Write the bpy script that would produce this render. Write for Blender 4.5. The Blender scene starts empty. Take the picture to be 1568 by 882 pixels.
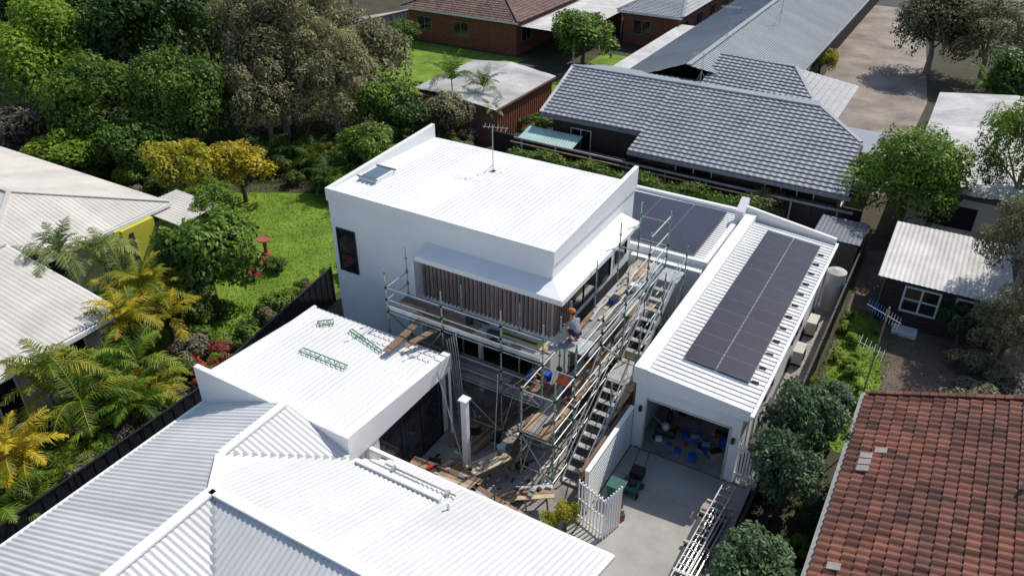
import bpy, math, random
import numpy as np
from mathutils import Vector, Matrix
random.seed(7); rng=np.random.default_rng(7)
scene=bpy.context.scene; COL=bpy.context.collection
V=Vector
# ------------------------------------------------------------------ materials
M={}
def mat(name,col,rough=.6,var=.12,scale=1.5,bump=0.,bscale=30.,tint=0.,metal=0.,col2=None,spec=.4,detail=5.):
    m=bpy.data.materials.new(name);m.use_nodes=True;nt=m.node_tree;N=nt.nodes;L=nt.links
    b=N["Principled BSDF"];b.inputs["Roughness"].default_value=rough;b.inputs["Metallic"].default_value=metal
    b.inputs["Specular IOR Level"].default_value=spec
    tc=N.new("ShaderNodeTexCoord");nz=N.new("ShaderNodeTexNoise");nz.inputs["Scale"].default_value=scale;nz.inputs["Detail"].default_value=detail
    nz.inputs["Roughness"].default_value=.65
    L.new(tc.outputs["Object"],nz.inputs["Vector"])
    mr=N.new("ShaderNodeMapRange");mr.inputs["From Min"].default_value=.32;mr.inputs["From Max"].default_value=.68
    L.new(nz.outputs["Fac"],mr.inputs["Value"])
    mx=N.new("ShaderNodeMix");mx.data_type='RGBA'
    c2=col2 if col2 else [min(1,c*(1+var)) for c in col]
    c1=col if col2 else [c*(1-var) for c in col]
    mx.inputs["A"].default_value=(*c1,1);mx.inputs["B"].default_value=(*c2,1)
    L.new(mr.outputs[0],mx.inputs["Factor"]);out=mx.outputs["Result"]
    if tint>0:
        at=N.new("ShaderNodeAttribute");at.attribute_name="tint"
        m2=N.new("ShaderNodeMapRange");m2.inputs["To Min"].default_value=1-tint;m2.inputs["To Max"].default_value=1+tint
        L.new(at.outputs["Fac"],m2.inputs["Value"])
        vm=N.new("ShaderNodeVectorMath");vm.operation='SCALE';L.new(out,vm.inputs[0]);L.new(m2.outputs[0],vm.inputs["Scale"]);out=vm.outputs[0]
    L.new(out,b.inputs["Base Color"])
    if bump>0:
        n2=N.new("ShaderNodeTexNoise");n2.inputs["Scale"].default_value=bscale;n2.inputs["Detail"].default_value=4
        L.new(tc.outputs["Object"],n2.inputs["Vector"])
        bp=N.new("ShaderNodeBump");bp.inputs["Strength"].default_value=bump;bp.inputs["Distance"].default_value=.05
        L.new(n2.outputs["Fac"],bp.inputs["Height"]);L.new(bp.outputs[0],b.inputs["Normal"])
    M[name]=m;return m
LB_=1.6
def leafmat(name,dark,light,trans=.3):
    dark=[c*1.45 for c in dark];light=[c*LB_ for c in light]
    m=bpy.data.materials.new(name);m.use_nodes=True;nt=m.node_tree;N=nt.nodes;L=nt.links
    b=N["Principled BSDF"];b.inputs["Roughness"].default_value=.5;b.inputs["Specular IOR Level"].default_value=.3
    at=N.new("ShaderNodeAttribute");at.attribute_name="tint"
    tc=N.new("ShaderNodeTexCoord");nz=N.new("ShaderNodeTexNoise");nz.inputs["Scale"].default_value=2.2;nz.inputs["Detail"].default_value=3
    L.new(tc.outputs["Object"],nz.inputs["Vector"])
    ad=N.new("ShaderNodeMath");ad.operation='MULTIPLY_ADD';ad.inputs[1].default_value=1.4;ad.inputs[2].default_value=-.7
    L.new(nz.outputs["Fac"],ad.inputs[0])
    oi=N.new("ShaderNodeObjectInfo");a2=N.new("ShaderNodeMath");a2.operation='MULTIPLY_ADD';a2.inputs[1].default_value=.5;a2.inputs[2].default_value=-.25
    L.new(oi.outputs["Random"],a2.inputs[0])
    s=N.new("ShaderNodeMath");s.operation='ADD';L.new(ad.outputs[0],s.inputs[0]);L.new(a2.outputs[0],s.inputs[1])
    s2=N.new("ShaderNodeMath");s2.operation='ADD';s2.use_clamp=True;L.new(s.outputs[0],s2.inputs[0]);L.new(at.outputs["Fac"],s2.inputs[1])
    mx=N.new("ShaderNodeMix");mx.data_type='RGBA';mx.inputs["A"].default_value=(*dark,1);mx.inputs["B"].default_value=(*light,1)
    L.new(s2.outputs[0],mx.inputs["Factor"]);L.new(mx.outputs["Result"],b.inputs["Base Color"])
    tr=N.new("ShaderNodeBsdfTranslucent");L.new(mx.outputs["Result"],tr.inputs["Color"])
    ms=N.new("ShaderNodeMixShader");ms.inputs[0].default_value=trans
    L.new(b.outputs[0],ms.inputs[1]);L.new(tr.outputs[0],ms.inputs[2]);L.new(ms.outputs[0],N["Material Output"].inputs["Surface"])
    M[name]=m;return m
mat("white_wall",(.80,.80,.80),.6,.04,.8,.05,40)
mat("white_trim",(.80,.80,.79),.45,.03,1)
mat("white_roof",(.77,.77,.76),.42,.05,.35,0,tint=.05)
mat("near_roof",(.62,.62,.61),.42,.09,.30,0,tint=.07)
mat("old_roof",(.54,.52,.49),.55,.25,.6,0,tint=.08)
mat("cream_roof",(.60,.56,.50),.5,.14,.5,tint=.06)
mat("grey_roof",(.30,.32,.34),.45,.10,.4,tint=.06)
mat("grey_tile",(.25,.27,.295),.5,.12,.5,tint=.10)
mat("red_tile",(.095,.042,.032),.8,.3,.6,.2,20,tint=.5,col2=(.20,.075,.048))
mat("pale_tile",(.32,.28,.26),.7,.2,2)
mat("brown_tile",(.15,.09,.07),.7,.3,.6,tint=.3)
mat("brick",(.25,.09,.055),.8,.25,3,.2,20)
mat("dark_brick",(.06,.045,.04),.8,.25,3,.2,20)
mat("glass",(.012,.016,.022),.06,.2,.4,spec=.8)
mat("blue_glass",(.10,.16,.18),.08,.1,.4,spec=.8)
mat("black_frame",(.02,.02,.022),.4,.1)
mat("solar",(.024,.022,.034),.25,.25,.7,spec=.6)
mat("solar_frame",(.16,.17,.20),.4,.1)
mat("concrete",(.37,.355,.33),.8,.22,.45,.1,25)
mat("court_concrete",(.27,.25,.23),.85,.4,.9,.1,25)
mat("driveway_old",(.26,.215,.18),.85,.4,.35,.15,15)
mat("steel",(.42,.43,.42),.4,.25,3,metal=.45)
mat("alu",(.52,.53,.53),.4,.15,3,metal=.4)
mat("green_paint",(.03,.24,.12),.5,.2)
mat("timber",(.27,.175,.11),.8,.3,3,.2,20,tint=.4)
mat("pale_timber",(.46,.37,.26),.75,.2,3,.1,20,tint=.2)
mat("batten",(.27,.17,.14),.7,.2,3,tint=.3)
mat("black_fence",(.018,.018,.02),.5,.2,2)
mat("grey_fence",(.25,.25,.25),.7,.2,2)
mat("brown_wall",(.20,.11,.08),.7,.15,2)
mat("dark_wall",(.045,.042,.04),.7,.2,2)
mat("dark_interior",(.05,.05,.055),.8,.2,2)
mat("cream_wall",(.55,.52,.46),.7,.08,1)
mat("yellow_wall",(.60,.56,.06),.6,.08,1)
mat("green_metal",(.38,.56,.50),.5,.15,1,tint=.1)
mat("soil",(.042,.045,.022),.95,.4,.6,.4,8,col2=(.08,.065,.042))
mat("dirt",(.19,.145,.11),.95,.3,.35,.4,6,col2=(.085,.065,.05))
mat("gravel",(.33,.31,.29),.95,.5,14,.5,30,detail=2)
mat("lawn",(.085,.17,.012),.95,.3,.55,.8,35,col2=(.23,.34,.035))
mat("asphalt",(.07,.07,.07),.9,.2,1)
mat("red_plastic",(.45,.03,.02),.4,.1);mat("blue_plastic",(.01,.10,.45),.4,.1);mat("orange_plastic",(.6,.16,.02),.5,.1)
mat("black_plastic",(.02,.02,.02),.5,.1);mat("yellow_plastic",(.45,.36,.12),.5,.1);mat("teal_plastic",(.02,.10,.085),.5,.1)
mat("rubber",(.02,.02,.02),.8,.1);mat("bark",(.12,.09,.065),.9,.3,6,.4,20);mat("pale_bark",(.30,.26,.21),.9,.3,6,.4,20)
mat("terracotta",(.32,.12,.06),.8,.2);mat("car_dark",(.05,.055,.06),.25,.1);mat("car_white",(.75,.75,.75),.25,.03)
mat("skin",(.42,.22,.14),.6,.08);mat("grey_shirt",(.30,.29,.32),.85,.1);mat("navy_shorts",(.03,.035,.06),.85,.1);mat("boots",(.14,.08,.04),.8,.1)
mat("orange_cap",(.55,.17,.04),.8,.1);mat("hair",(.06,.03,.015),.7,.1);mat("orange_shirt",(.65,.13,.03),.8,.1)
leafmat("leaf_dark",(.016,.036,.007),(.065,.120,.016))
leafmat("leaf_mid",(.024,.055,.007),(.12,.185,.020))
leafmat("leaf_bright",(.035,.080,.007),(.19,.27,.025),.4)
leafmat("leaf_olive",(.050,.052,.022),(.225,.21,.10))
leafmat("leaf_grey",(.05,.047,.032),(.18,.165,.12))
leafmat("leaf_yellow",(.10,.12,.01),(.42,.31,.02),.35)
leafmat("leaf_gold",(.055,.10,.010),(.30,.27,.022),.4)
leafmat("leaf_blue",(.022,.044,.02),(.09,.135,.055))
leafmat("leaf_red",(.05,.03,.012),(.30,.06,.05),.3)
leafmat("leaf_palm",(.06,.10,.025),(.27,.30,.09),.4)
# ------------------------------------------------------------------ mesh builder
class MB:
    def __init__(s): s.v=[];s.f=[];s.m=[];s.t=[];s.ml=[]
    def mi(s,name):
        if name not in s.ml: s.ml.append(name)
        return s.ml.index(name)
    def add(s,vs,fs,m,t=.5):
        o=len(s.v);s.v+= [tuple(a) for a in vs];k=s.mi(m)
        for i,f in enumerate(fs):
            s.f.append(tuple(o+j for j in f));s.m.append(k);s.t.append(t[i] if isinstance(t,list) else t)
        return s
    def hexa(s,b,t,m,tn=.5):
        return s.add(list(b)+list(t),[(3,2,1,0),(4,5,6,7),(0,1,5,4),(1,2,6,5),(2,3,7,6),(3,0,4,7)],m,tn)
    def box(s,x0,x1,y0,y1,z0,z1,m,tn=.5):
        return s.hexa([(x0,y0,z0),(x1,y0,z0),(x1,y1,z0),(x0,y1,z0)],[(x0,y0,z1),(x1,y0,z1),(x1,y1,z1),(x0,y1,z1)],m,tn)
    def beam(s,p,q,w,h,m,tn=.5,up=(0,0,1)):
        p=V(p);q=V(q);d=(q-p).normalized();u=V(up)
        if abs(d.dot(u))>.98:u=V((1,0,0))
        r=d.cross(u).normalized()*w/2;n=r.cross(d).normalized()*h/2
        return s.hexa([p-r-n,p+r-n,q+r-n,q-r-n],[p-r+n,p+r+n,q+r+n,q-r+n],m,tn)
    def tube(s,p,q,r,m,n=7,r2=None,tn=.5):
        p=V(p);q=V(q);r2=r if r2 is None else r2;d=(q-p).normalized();u=V((0,0,1)) if abs(d.z)<.95 else V((1,0,0))
        a=d.cross(u).normalized();b=d.cross(a)
        vs=[];
        for k in range(n):
            c=math.cos(2*math.pi*k/n);e=math.sin(2*math.pi*k/n)
            vs.append(p+(a*c+b*e)*r)
        for k in range(n):
            c=math.cos(2*math.pi*k/n);e=math.sin(2*math.pi*k/n)
            vs.append(q+(a*c+b*e)*r2)
        fs=[(k,(k+1)%n,n+(k+1)%n,n+k) for k in range(n)]+[tuple(range(n))[::-1],tuple(range(n,2*n))]
        return s.add(vs,fs,m,tn)
    def quad(s,vs,m,tn=.5): return s.add(vs,[tuple(range(len(vs)))],m,tn)
    def torus(s,c,R,r,m,n=24,k=6,ax='z'):
        vs=[];fs=[]
        for i in range(n):
            a=2*math.pi*i/n
            for j in range(k):
                b=2*math.pi*j/k;q=R+r*math.cos(b);p=(q*math.cos(a),q*math.sin(a),r*math.sin(b))
                if ax=='x':p=(p[2],p[0],p[1])
                if ax=='y':p=(p[0],p[2],p[1])
                vs.append((c[0]+p[0],c[1]+p[1],c[2]+p[2]))
                fs.append((i*k+j,((i+1)%n)*k+j,((i+1)%n)*k+(j+1)%k,i*k+(j+1)%k))
        return s.add(vs,fs,m)
    def ball(s,c,r,m,sx=1,sy=1,sz=1,n=12,k=8):
        vs=[];fs=[]
        for i in range(k+1):
            t=math.pi*i/k
            for j in range(n):
                a=2*math.pi*j/n;vs.append((c[0]+r*sx*math.sin(t)*math.cos(a),c[1]+r*sy*math.sin(t)*math.sin(a),c[2]+r*sz*math.cos(t)))
        for i in range(k):
            for j in range(n): fs.append((i*n+j,(i+1)*n+j,(i+1)*n+(j+1)%n,i*n+(j+1)%n))
        return s.add(vs,fs,m)
    def obj(s,name,parent=None,smooth=False,bevel=0):
        me=bpy.data.meshes.new(name);me.from_pydata(s.v,[],s.f)
        for n in s.ml: me.materials.append(M[n])
        me.polygons.foreach_set("material_index",s.m)
        a=me.attributes.new("tint",'FLOAT','FACE');a.data.foreach_set("value",s.t)
        if smooth: me.polygons.foreach_set("use_smooth",[True]*len(s.f))
        me.update();o=bpy.data.objects.new(name,me);COL.objects.link(o)
        if parent:o.parent=parent
        if bevel:
            md=o.modifiers.new("bevel",'BEVEL');md.width=bevel;md.segments=2;md.limit_method='ANGLE'
        return o
def E(name):
    o=bpy.data.objects.new(name,None);o.empty_display_size=.5;COL.objects.link(o);return o
def basis(poly,up):
    poly=[V(p) for p in poly];n=V((0,0,0))
    for i in range(1,len(poly)-1): n+= (poly[i]-poly[0]).cross(poly[i+1]-poly[0])
    n.normalize()
    if n.z<0:n=-n
    up=V(up);up=(up-n*up.dot(n)).normalized();s=up.cross(n).normalized();o=poly[0]
    st=[((p-o).dot(s),(p-o).dot(up)) for p in poly]
    return o,s,up,n,st
def rng_at(st,val,axis):
    r=[];k=len(st)
    for i in range(k):
        a=st[i];b=st[(i+1)%k];c0=a[axis];c1=b[axis]
        if abs(c1-c0)<1e-9:
            if abs(c0-val)<1e-6: r+= [a[1-axis],b[1-axis]]
            continue
        f=(val-c0)/(c1-c0)
        if -1e-7<=f<=1+1e-7: r.append(a[1-axis]+(b[1-axis]-a[1-axis])*f)
    return (min(r),max(r)) if r else None
def corr(mb,poly,up,m,period=.2,amp=.022,prof='sine',off=0.):
    o,s,u,n,st=basis(poly,up);s0=min(a[0] for a in st);s1=max(a[0] for a in st)
    if prof=='sine': P=[(k/6,.5+.5*math.sin(2*math.pi*k/6)) for k in range(6)]
    else: P=[(0,0),(.76,0),(.82,1),(.93,1),(.99,0)]
    xs=[];k=0
    while True:
        done=False
        for f,h in P:
            x=s0+(k+f)*period
            if x>=s1: done=True;break
            xs.append((x,h,k))
        if done:break
        k+=1
    xs=[(s0+1e-5,xs[0][1],0)]+xs[1:]+[(s1-1e-5,0,k)]
    vs=[];fs=[];t=[]
    for i,(x,h,k) in enumerate(xs):
        r=rng_at(st,x,0) or (0,0)
        d=n*(h*amp+off)
        vs.append(o+s*x+u*r[0]+d);vs.append(o+s*x+u*r[1]+d)
        if i:
            fs.append((2*i-2,2*i,2*i+1,2*i-1));rnd=random.Random(k//4*7+len(poly));t.append(rnd.random())
    mb.add(vs,fs,m,t)
def tiles(mb,poly,up,m,course=.33,w=.30,h=.035,step=.045,seed=1):
    o,s,u,n,st=basis(poly,up);t0=min(a[1] for a in st);t1=max(a[1] for a in st)
    K=5;row=0;t=t0
    while t<t1-.02:
        te=min(t+course,t1);r=rng_at(st,(t+te)/2,1)
        if r and r[1]-r[0]>.05:
            a,b=r;i0=math.floor(a/(w/K));i1=math.ceil(b/(w/K));vs=[];fs=[];tt=[]
            for j,i in enumerate(range(i0,i1+1)):
                x=min(max(i*w/K,a),b);hh=h*(.5+.5*math.cos(2*math.pi*i/K))
                vs+= [o+s*x+u*(t-.02)+n*(hh*.3-.01),o+s*x+u*(t-.02)+n*(hh+step),o+s*x+u*te+n*(hh+.004)]
                if j:
                    q=3*j;rnd=random.Random((i//K)*131+row*977+seed).random()
                    fs+= [(q-3,q,q+1,q-2),(q-2,q+1,q+2,q-1)];tt+= [rnd*.4,rnd]
            mb.add(vs,fs,m,tt)
        t=te;row+=1
def cap(mb,p,q,m,w=.22,h=.07):
    mb.beam(V(p)+V((0,0,.035)),V(q)+V((0,0,.035)),w,h,m)
def win(mb,axis,pos,a0,a1,z0,z1,n=1,frame="black_frame",glass="glass",sgn=-1,fw=.05,rows=1):
    def bx(u0,u1,w0,w1,d0,d1,m):
        lo,hi=sorted((pos+sgn*d0,pos+sgn*d1))
        if axis=='y': mb.box(u0,u1,lo,hi,w0,w1,m)
        else: mb.box(lo,hi,u0,u1,w0,w1,m)
    bx(a0,a1,z0,z1,.003,.018,glass)
    bx(a0-fw,a0,z0-fw,z1+fw,.002,.06,frame);bx(a1,a1+fw,z0-fw,z1+fw,.002,.06,frame)
    bx(a0,a1,z0-fw,z0,.002,.06,frame);bx(a0,a1,z1,z1+fw,.002,.06,frame)
    for i in range(1,n):
        x=a0+(a1-a0)*i/n;bx(x-fw*.5,x+fw*.5,z0,z1,.019,.05,frame)
    for i in range(1,rows):
        z=z0+(z1-z0)*i/rows;bx(a0,a1,z-fw*.4,z+fw*.4,.019,.045,frame)
# ------------------------------------------------------------------ ground
def sheet(name,pts,z,m,bx=None):
    mb=MB();mb.quad([(x,y,z) for x,y in pts],m);return mb.obj(name)
def rect(x0,x1,y0,y1): return [(x0,y0),(x1,y0),(x1,y1),(x0,y1)]
sheet("ground",rect(-700,700,-300,1200),0,"soil")
sheet("lawn",[(-36,18.5),(-27,15.5),(-24.5,17.0),(-23,20),(-23,24),(-23.5,30),(-30,31.5),(-36.5,28)],.012,"lawn")
sheet("lawn",[(-52,50),(-36,50),(-34,60.8),(-50,60.8)],.012,"lawn")
sheet("lawn",rect(-29,-23,51.5,66),.012,"lawn")
sheet("lawn",[(-30,85),(-11,85),(-14,130),(-34,130)],.012,"lawn")
sheet("lawn",[(-1.9,23.9),(1,24),(-.6,33),(-2,34)],.012,"lawn")
sheet("dirt_yard",[(-2,24.2),(9,24.2),(9,44),(-2.2,40)],.006,"dirt")
sheet("concrete_driveway",[(-7.05,6),(-2.9,6),(-2.9,20.55),(-7.05,20.55)],.02,"concrete")
sheet("gravel_path",rect(-3.3,-2.35,20.6,36),.02,"gravel")
sheet("courtyard_paving",rect(-16,-7.1,13,20.9),.02,"court_concrete")
sheet("side_paving",rect(-21,-16,12.8,20.9),.016,"court_concrete")
sheet("rear_paving",rect(-20,-3.3,34.5,38.2),.016,"court_concrete")
sheet("neighbour_driveway",[(-9.9,47),(-2.6,47),(-2.4,66),(-6.2,98),(-13.8,98),(-10.6,70)],.02,"driveway_old")
sheet("road",[(-70,98),(30,98),(30,106),(-70,106)],.024,"asphalt")
sheet("far_driveway",[(-62,52),(-54,54),(-47,72),(-52,76)],.02,"concrete")
mb=MB()
for y in (10,14.4,18.8): mb.box(-7.03,-2.92,y-.006,y+.006,.0201,.0235,"grey_fence")
mb.obj("driveway_joints")
mb=MB();mb.box(-2.88,-2.72,14,20.6,0,.15,"concrete");mb.obj("driveway_kerb")
# ------------------------------------------------------------------ two storey house
H=E("white_two_storey_house")
mb=MB()
X0,X1,Y0,Y1=-20.6,-10.6,20.9,28.0
mb.hexa([(X0,Y0,3.0),(X1,Y0,3.0),(X1,Y1,3.0),(X0,Y1,3.0)],[(X0,Y0,6.74),(X1,Y0,6.74),(X1,Y1,6.46),(X0,Y1,6.46)],"white_wall")
mb.box(X0+.003,-16.2,Y0+.003,Y1-.003,0,2.998,"white_wall")
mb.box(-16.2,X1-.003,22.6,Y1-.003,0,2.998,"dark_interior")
mb.box(-11.0,X1-.003,20.95,21.35,0,2.998,"white_wall")
mb.box(-10.9,X1-.003,21.35,22.6,0,2.998,"white_wall")
mb.obj("walls",H)
mb=MB();corr(mb,[(X0+.1,Y0-.02,6.78),(X1-.1,Y0-.02,6.78),(X1-.1,Y1,6.52),(X0+.1,Y1,6.52)],(0,-1,.03),"white_roof",.22,.045,'pan');mb.obj("roof",H)
mb=MB()
for xa,xb,zt in ((X0-.06,X0+.12,7.15),(X1-.12,X1+.06,7.25)):
    mb.hexa([(xa,Y0-.05,6.3),(xb,Y0-.05,6.3),(xb,Y1+.1,6.3),(xa,Y1+.1,6.3)],[(xa,Y0-.05,6.84),(xb,Y0-.05,6.84),(xb,Y1+.1,zt),(xa,Y1+.1,zt)],"white_trim")
mb.box(X0+.12,X1-.12,Y0-.05,Y0+.04,6.55,6.84,"white_trim")
mb.box(X0+.12,X1-.12,Y1+.002,Y1+.14,6.3,6.5,"white_trim")
mb.obj("parapets",H,bevel=.012)
mb=MB();mb.box(-20.15,-19.25,22.3,23.5,6.72,6.9,"white_trim");mb.box(-20.05,-19.35,22.4,23.4,6.9,6.925,"blue_glass")
mb.box(-20.2,-19.2,22.25,22.33,6.9,6.94,"solar_frame");mb.box(-20.2,-19.2,23.47,23.55,6.9,6.94,"solar_frame");mb.obj("skylight",H)
mb=MB()
zi,zo=5.72,5.52
mb.hexa([(-15.9,20.1,zo-.2),(-9.8,20.1,zo-.2),(-10.58,20.898,zi-.24),(-15.9,20.898,zi-.24)],[(-15.9,20.1,zo),(-9.8,20.1,zo),(-10.58,20.898,zi),(-15.9,20.898,zi)],"white_trim")
mb.hexa([(-9.8,20.103,zo-.2),(-9.8,26.8,zo-.2),(-10.597,26.8,zi-.24),(-10.597,20.9,zi-.24)],[(-9.8,20.103,zo),(-9.8,26.8,zo),(-10.597,26.8,zi),(-10.597,20.9,zi)],"white_trim")
mb.obj("window_hood",H)
mb=MB();win(mb,'y',Y0,-20.3,-19.45,3.3,5.15,1)
win(mb,'x',X1,22.3,25.9,3.35,5.15,3,sgn=1)
win(mb,'x',X1,26.5,27.5,3.6,4.9,1,sgn=1)
win(mb,'y',22.6,-16,-11.1,.1,2.7,5)
mb.obj("windows",H)
mb=MB();mb.box(-16.15,-10.5,20.78,20.895,3.25,3.4,"white_trim");mb.box(-16.15,-10.5,20.78,20.895,4.95,5.08,"white_trim")
mb.box(-16.1,-10.55,20.885,20.897,3.4,4.95,"white_trim")
mb.box(-16.2,-16.12,20.3,20.895,3.2,5.3,"white_trim")
x=-16.05
while x<-10.6:
    mb.box(x,x+.075,20.76,20.84,3.34,5.02,"batten",random.random());x+=.18
y=20.95
while y<22.1:
    mb.box(-10.53,-10.46,y,y+.075,3.34,5.02,"batten",random.random());y+=.18
mb.obj("batten_screen",H)
mb=MB();mb.box(-16.1,-10.4,20.35,20.898,2.8,3.15,"white_trim")
for x in (-16.1,-13.4): mb.box(x,x+.14,20.4,20.54,.02,2.8,"white_trim")
mb.obj("lower_beam",H)
A=E("roof_antenna")
mb=MB();mb.tube((-16.1,26.,6.55),(-16.1,26.,8.6),.018,"steel")
mb.tube((-16.5,25.9,8.5),(-15.5,26.2,8.5),.011,"steel")
for i in range(6):
    x=-16.5+i*.2;mb.tube((x-.1,26.3,8.5),(x+.12,25.8,8.5),.006,"steel")
for a in range(3):
    an=a*2.1;mb.tube((-16.1,26,6.9),(-16.1+.5*math.cos(an),26+.5*math.sin(an),6.58),.012,"steel")
mb.box(-16.2,-16.0,25.9,26.1,6.56,6.62,"rubber")
mb.obj("mast",A)
# ------------------------------------------------------------------ rear wing
R=E("white_rear_wing")
mb=MB();mb.box(-13,-7.5,28.8,34.3,0,3.15,"white_wall");mb.box(-10.598,-7.5,28.2,28.798,0,3.15,"white_wall");mb.obj("walls",R)
mb=MB();corr(mb,[(-13,28.9,3.25),(-7.6,28.9,3.2),(-7.6,34.3,3.2),(-13,34.3,3.25)],(1,0,0),"white_roof",.2,.03,'pan');mb.obj("roof",R)
mb=MB();mb.box(-13.1,-7.4,28.65,28.85,2.95,3.42,"white_trim");mb.box(-7.62,-7.4,28.853,34.4,2.95,3.42,"white_trim");mb.box(-13.1,-7.62,34.2,34.4,2.95,3.4,"white_trim");mb.obj("fascia",R)
def panel(mb,x0,x1,y0,y1,zf,split=False):
    c=[(x0,y0),(x1,y0),(x1,y1),(x0,y1)]
    mb.hexa([(x,y,zf(x,y)) for x,y in c],[(x,y,zf(x,y)+.035) for x,y in c],"solar_frame")
    e=.014;c=[(x0+e,y0+e),(x1-e,y0+e),(x1-e,y1-e),(x0+e,y1-e)]
    mb.hexa([(x,y,zf(x,y)+.02) for x,y in c],[(x,y,zf(x,y)+.04) for x,y in c],"solar")
mb=MB()
for i in range(3):
    for j in range(4): panel(mb,-12.9+i*1.6,-12.9+i*1.6+1.58,29.2+j*1.13,29.2+j*1.13+1.11,lambda x,y:3.36)
mb.obj("solar_panels",R)
# ------------------------------------------------------------------ garage
G=E("white_garage")
mb=MB()
mb.box(-7.1,-6.95,20.6,33.3,0,3.3,"white_wall");mb.box(-3.55,-3.4,20.6,33.3,0,3.1,"white_wall")
mb.box(-6.948,-3.552,33.15,33.3,0,3.1,"white_wall")
mb.box(-6.948,-6.7,20.6,20.8,0,3.1,"white_wall");mb.box(-3.72,-3.552,20.6,20.8,0,3.1,"white_wall");mb.box(-6.7,-3.72,20.6,20.8,2.36,3.1,"white_wall")
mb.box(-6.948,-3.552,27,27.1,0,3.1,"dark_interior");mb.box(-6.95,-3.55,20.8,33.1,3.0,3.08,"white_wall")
mb.obj("walls",G)
mb=MB();mb.box(-6.95,-3.55,20.6,27,.0,.03,"court_concrete");mb.obj("floor_slab",G)
zr=lambda x:3.46+(x+6.75)*(-.075)
mb=MB();corr(mb,[(-6.75,20.65,zr(-6.75)),(-3.2,20.65,zr(-3.2)),(-3.2,33.25,zr(-3.2)),(-6.75,33.25,zr(-6.75))],(-1,0,.07),"white_roof",.25,.04,'pan');mb.obj("roof",G)
mb=MB()
mb.hexa([(-7.2,20.45,2.95),(-6.72,20.45,2.95),(-6.72,33.5,2.95),(-7.2,33.5,2.95)],[(-7.2,20.45,3.62),(-6.72,20.45,3.62),(-6.72,33.5,3.72),(-7.2,33.5,3.72)],"white_trim")
mb.hexa([(-6.717,20.45,2.9),(-3.2,20.45,2.9),(-3.2,20.62,2.9),(-6.717,20.62,2.9)],[(-6.717,20.45,3.6),(-3.2,20.45,3.32),(-3.2,20.62,3.32),(-6.717,20.62,3.6)],"white_trim")
mb.hexa([(-7.25,33.5,2.9),(-3.2,33.5,2.9),(-3.2,33.66,2.9),(-7.25,33.66,2.9)],[(-7.25,33.5,4.0),(-3.2,33.5,3.4),(-3.2,33.66,3.4),(-7.25,33.66,4.0)],"white_trim")
mb.hexa([(-7.6,33.0,3.3),(-7.22,33.0,3.3),(-7.22,33.8,3.3),(-7.6,33.8,3.3)],[(-7.6,33.0,3.9),(-7.22,33.0,3.9),(-7.22,33.8,4.3),(-7.6,33.8,4.3)],"white_trim")
mb.box(-3.2,-3.08,20.45,33.66,3.02,3.16,"white_trim")
mb.obj("parapets",G,bevel=.012)
mb=MB()
for i in range(2):
    for j in range(6):
        x0=-5.97+i*1.16;y0=21.9+j*1.775;panel(mb,x0,x0+1.14,y0,y0+.882,lambda x,y:zr(x)+.11);panel(mb,x0,x0+1.14,y0+.888,y0+1.77,lambda x,y:zr(x)+.11)
for j in range(12):
    y=22.1+j*.9;mb.box(-3.64,-3.40,y-.025,y+.025,zr(-3.5)+.02,zr(-3.5)+.09,"black_plastic")
    mb.box(-6.05,-3.5,y-.02,y+.02,zr(-3.5)+.05,zr(-3.5)+.08,"alu")
mb.obj("solar_panels",G)
mb=MB()
fr="alu"
for a,b,c,d in ((-6.7,-6.64,0,2.36),(-3.78,-3.72,0,2.36)): mb.box(a,b,20.56,20.6,c,d,fr)
mb.box(-6.64,-3.78,20.56,20.6,2.3,2.36,fr)
for x in (-6.85,-3.6): mb.box(x-.05,x+.05,20.48,20.598,1.75,1.95,"black_plastic")
win(mb,'x',-3.4,24,25,1.2,2.2,1,sgn=1);win(mb,'x',-3.4,28,29.5,1.2,2.2,2,sgn=1)
mb.tube((-3.3,22,0),(-3.3,22,3.1),.045,"white_trim");mb.tube((-3.3,32.8,0),(-3.3,32.8,3.1),.045,"white_trim")
mb.obj("fittings",G)
# ------------------------------------------------------------------ skillion annex
S=E("white_skillion_annex")
mb=MB();mb.box(-19.2,-13.25,12.85,18.0,0,3.0,"white_wall");mb.obj("walls",S)
mb=MB();corr(mb,[(-19.3,12.9,3.62),(-13.35,12.9,3.62),(-13.35,18.1,3.28),(-19.3,18.1,3.28)],(0,-1,.06),"white_roof",.22,.045,'pan');mb.obj("roof",S)
mb=MB()
mb.hexa([(-19.5,12.66,2.2),(-13.0,12.66,2.2),(-13.0,12.85,2.2),(-19.5,12.85,2.2)],[(-19.5,12.66,4.0),(-13.0,12.66,3.85),(-13.0,12.85,3.85),(-19.5,12.85,4.0)],"white_trim")
mb.hexa([(-13.35,12.853,2.75),(-13.05,12.853,2.75),(-13.05,18.15,2.75),(-13.35,18.15,2.75)],[(-13.35,12.853,3.8),(-13.05,12.853,3.8),(-13.05,18.15,3.42),(-13.35,18.15,3.42)],"white_trim")
mb.box(-19.35,-19.2,12.853,18.15,3.0,3.35,"white_trim");mb.box(-19.2,-13.35,18.1,18.2,3.0,3.24,"white_trim")
mb.obj("parapets",S,bevel=.012)
mb=MB();win(mb,'x',-13.25,14.3,17.6,.1,2.5,3,sgn=1,fw=.07);mb.obj("glass_doors",S)
mb=MB();mb.box(-13.24,-13.1,13.6,14.1,0,2.7,"white_trim");mb.tube((-13.0,17.9,0),(-13.0,17.9,3.0),.05,"white_trim");mb.obj("downpipe",S)
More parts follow.
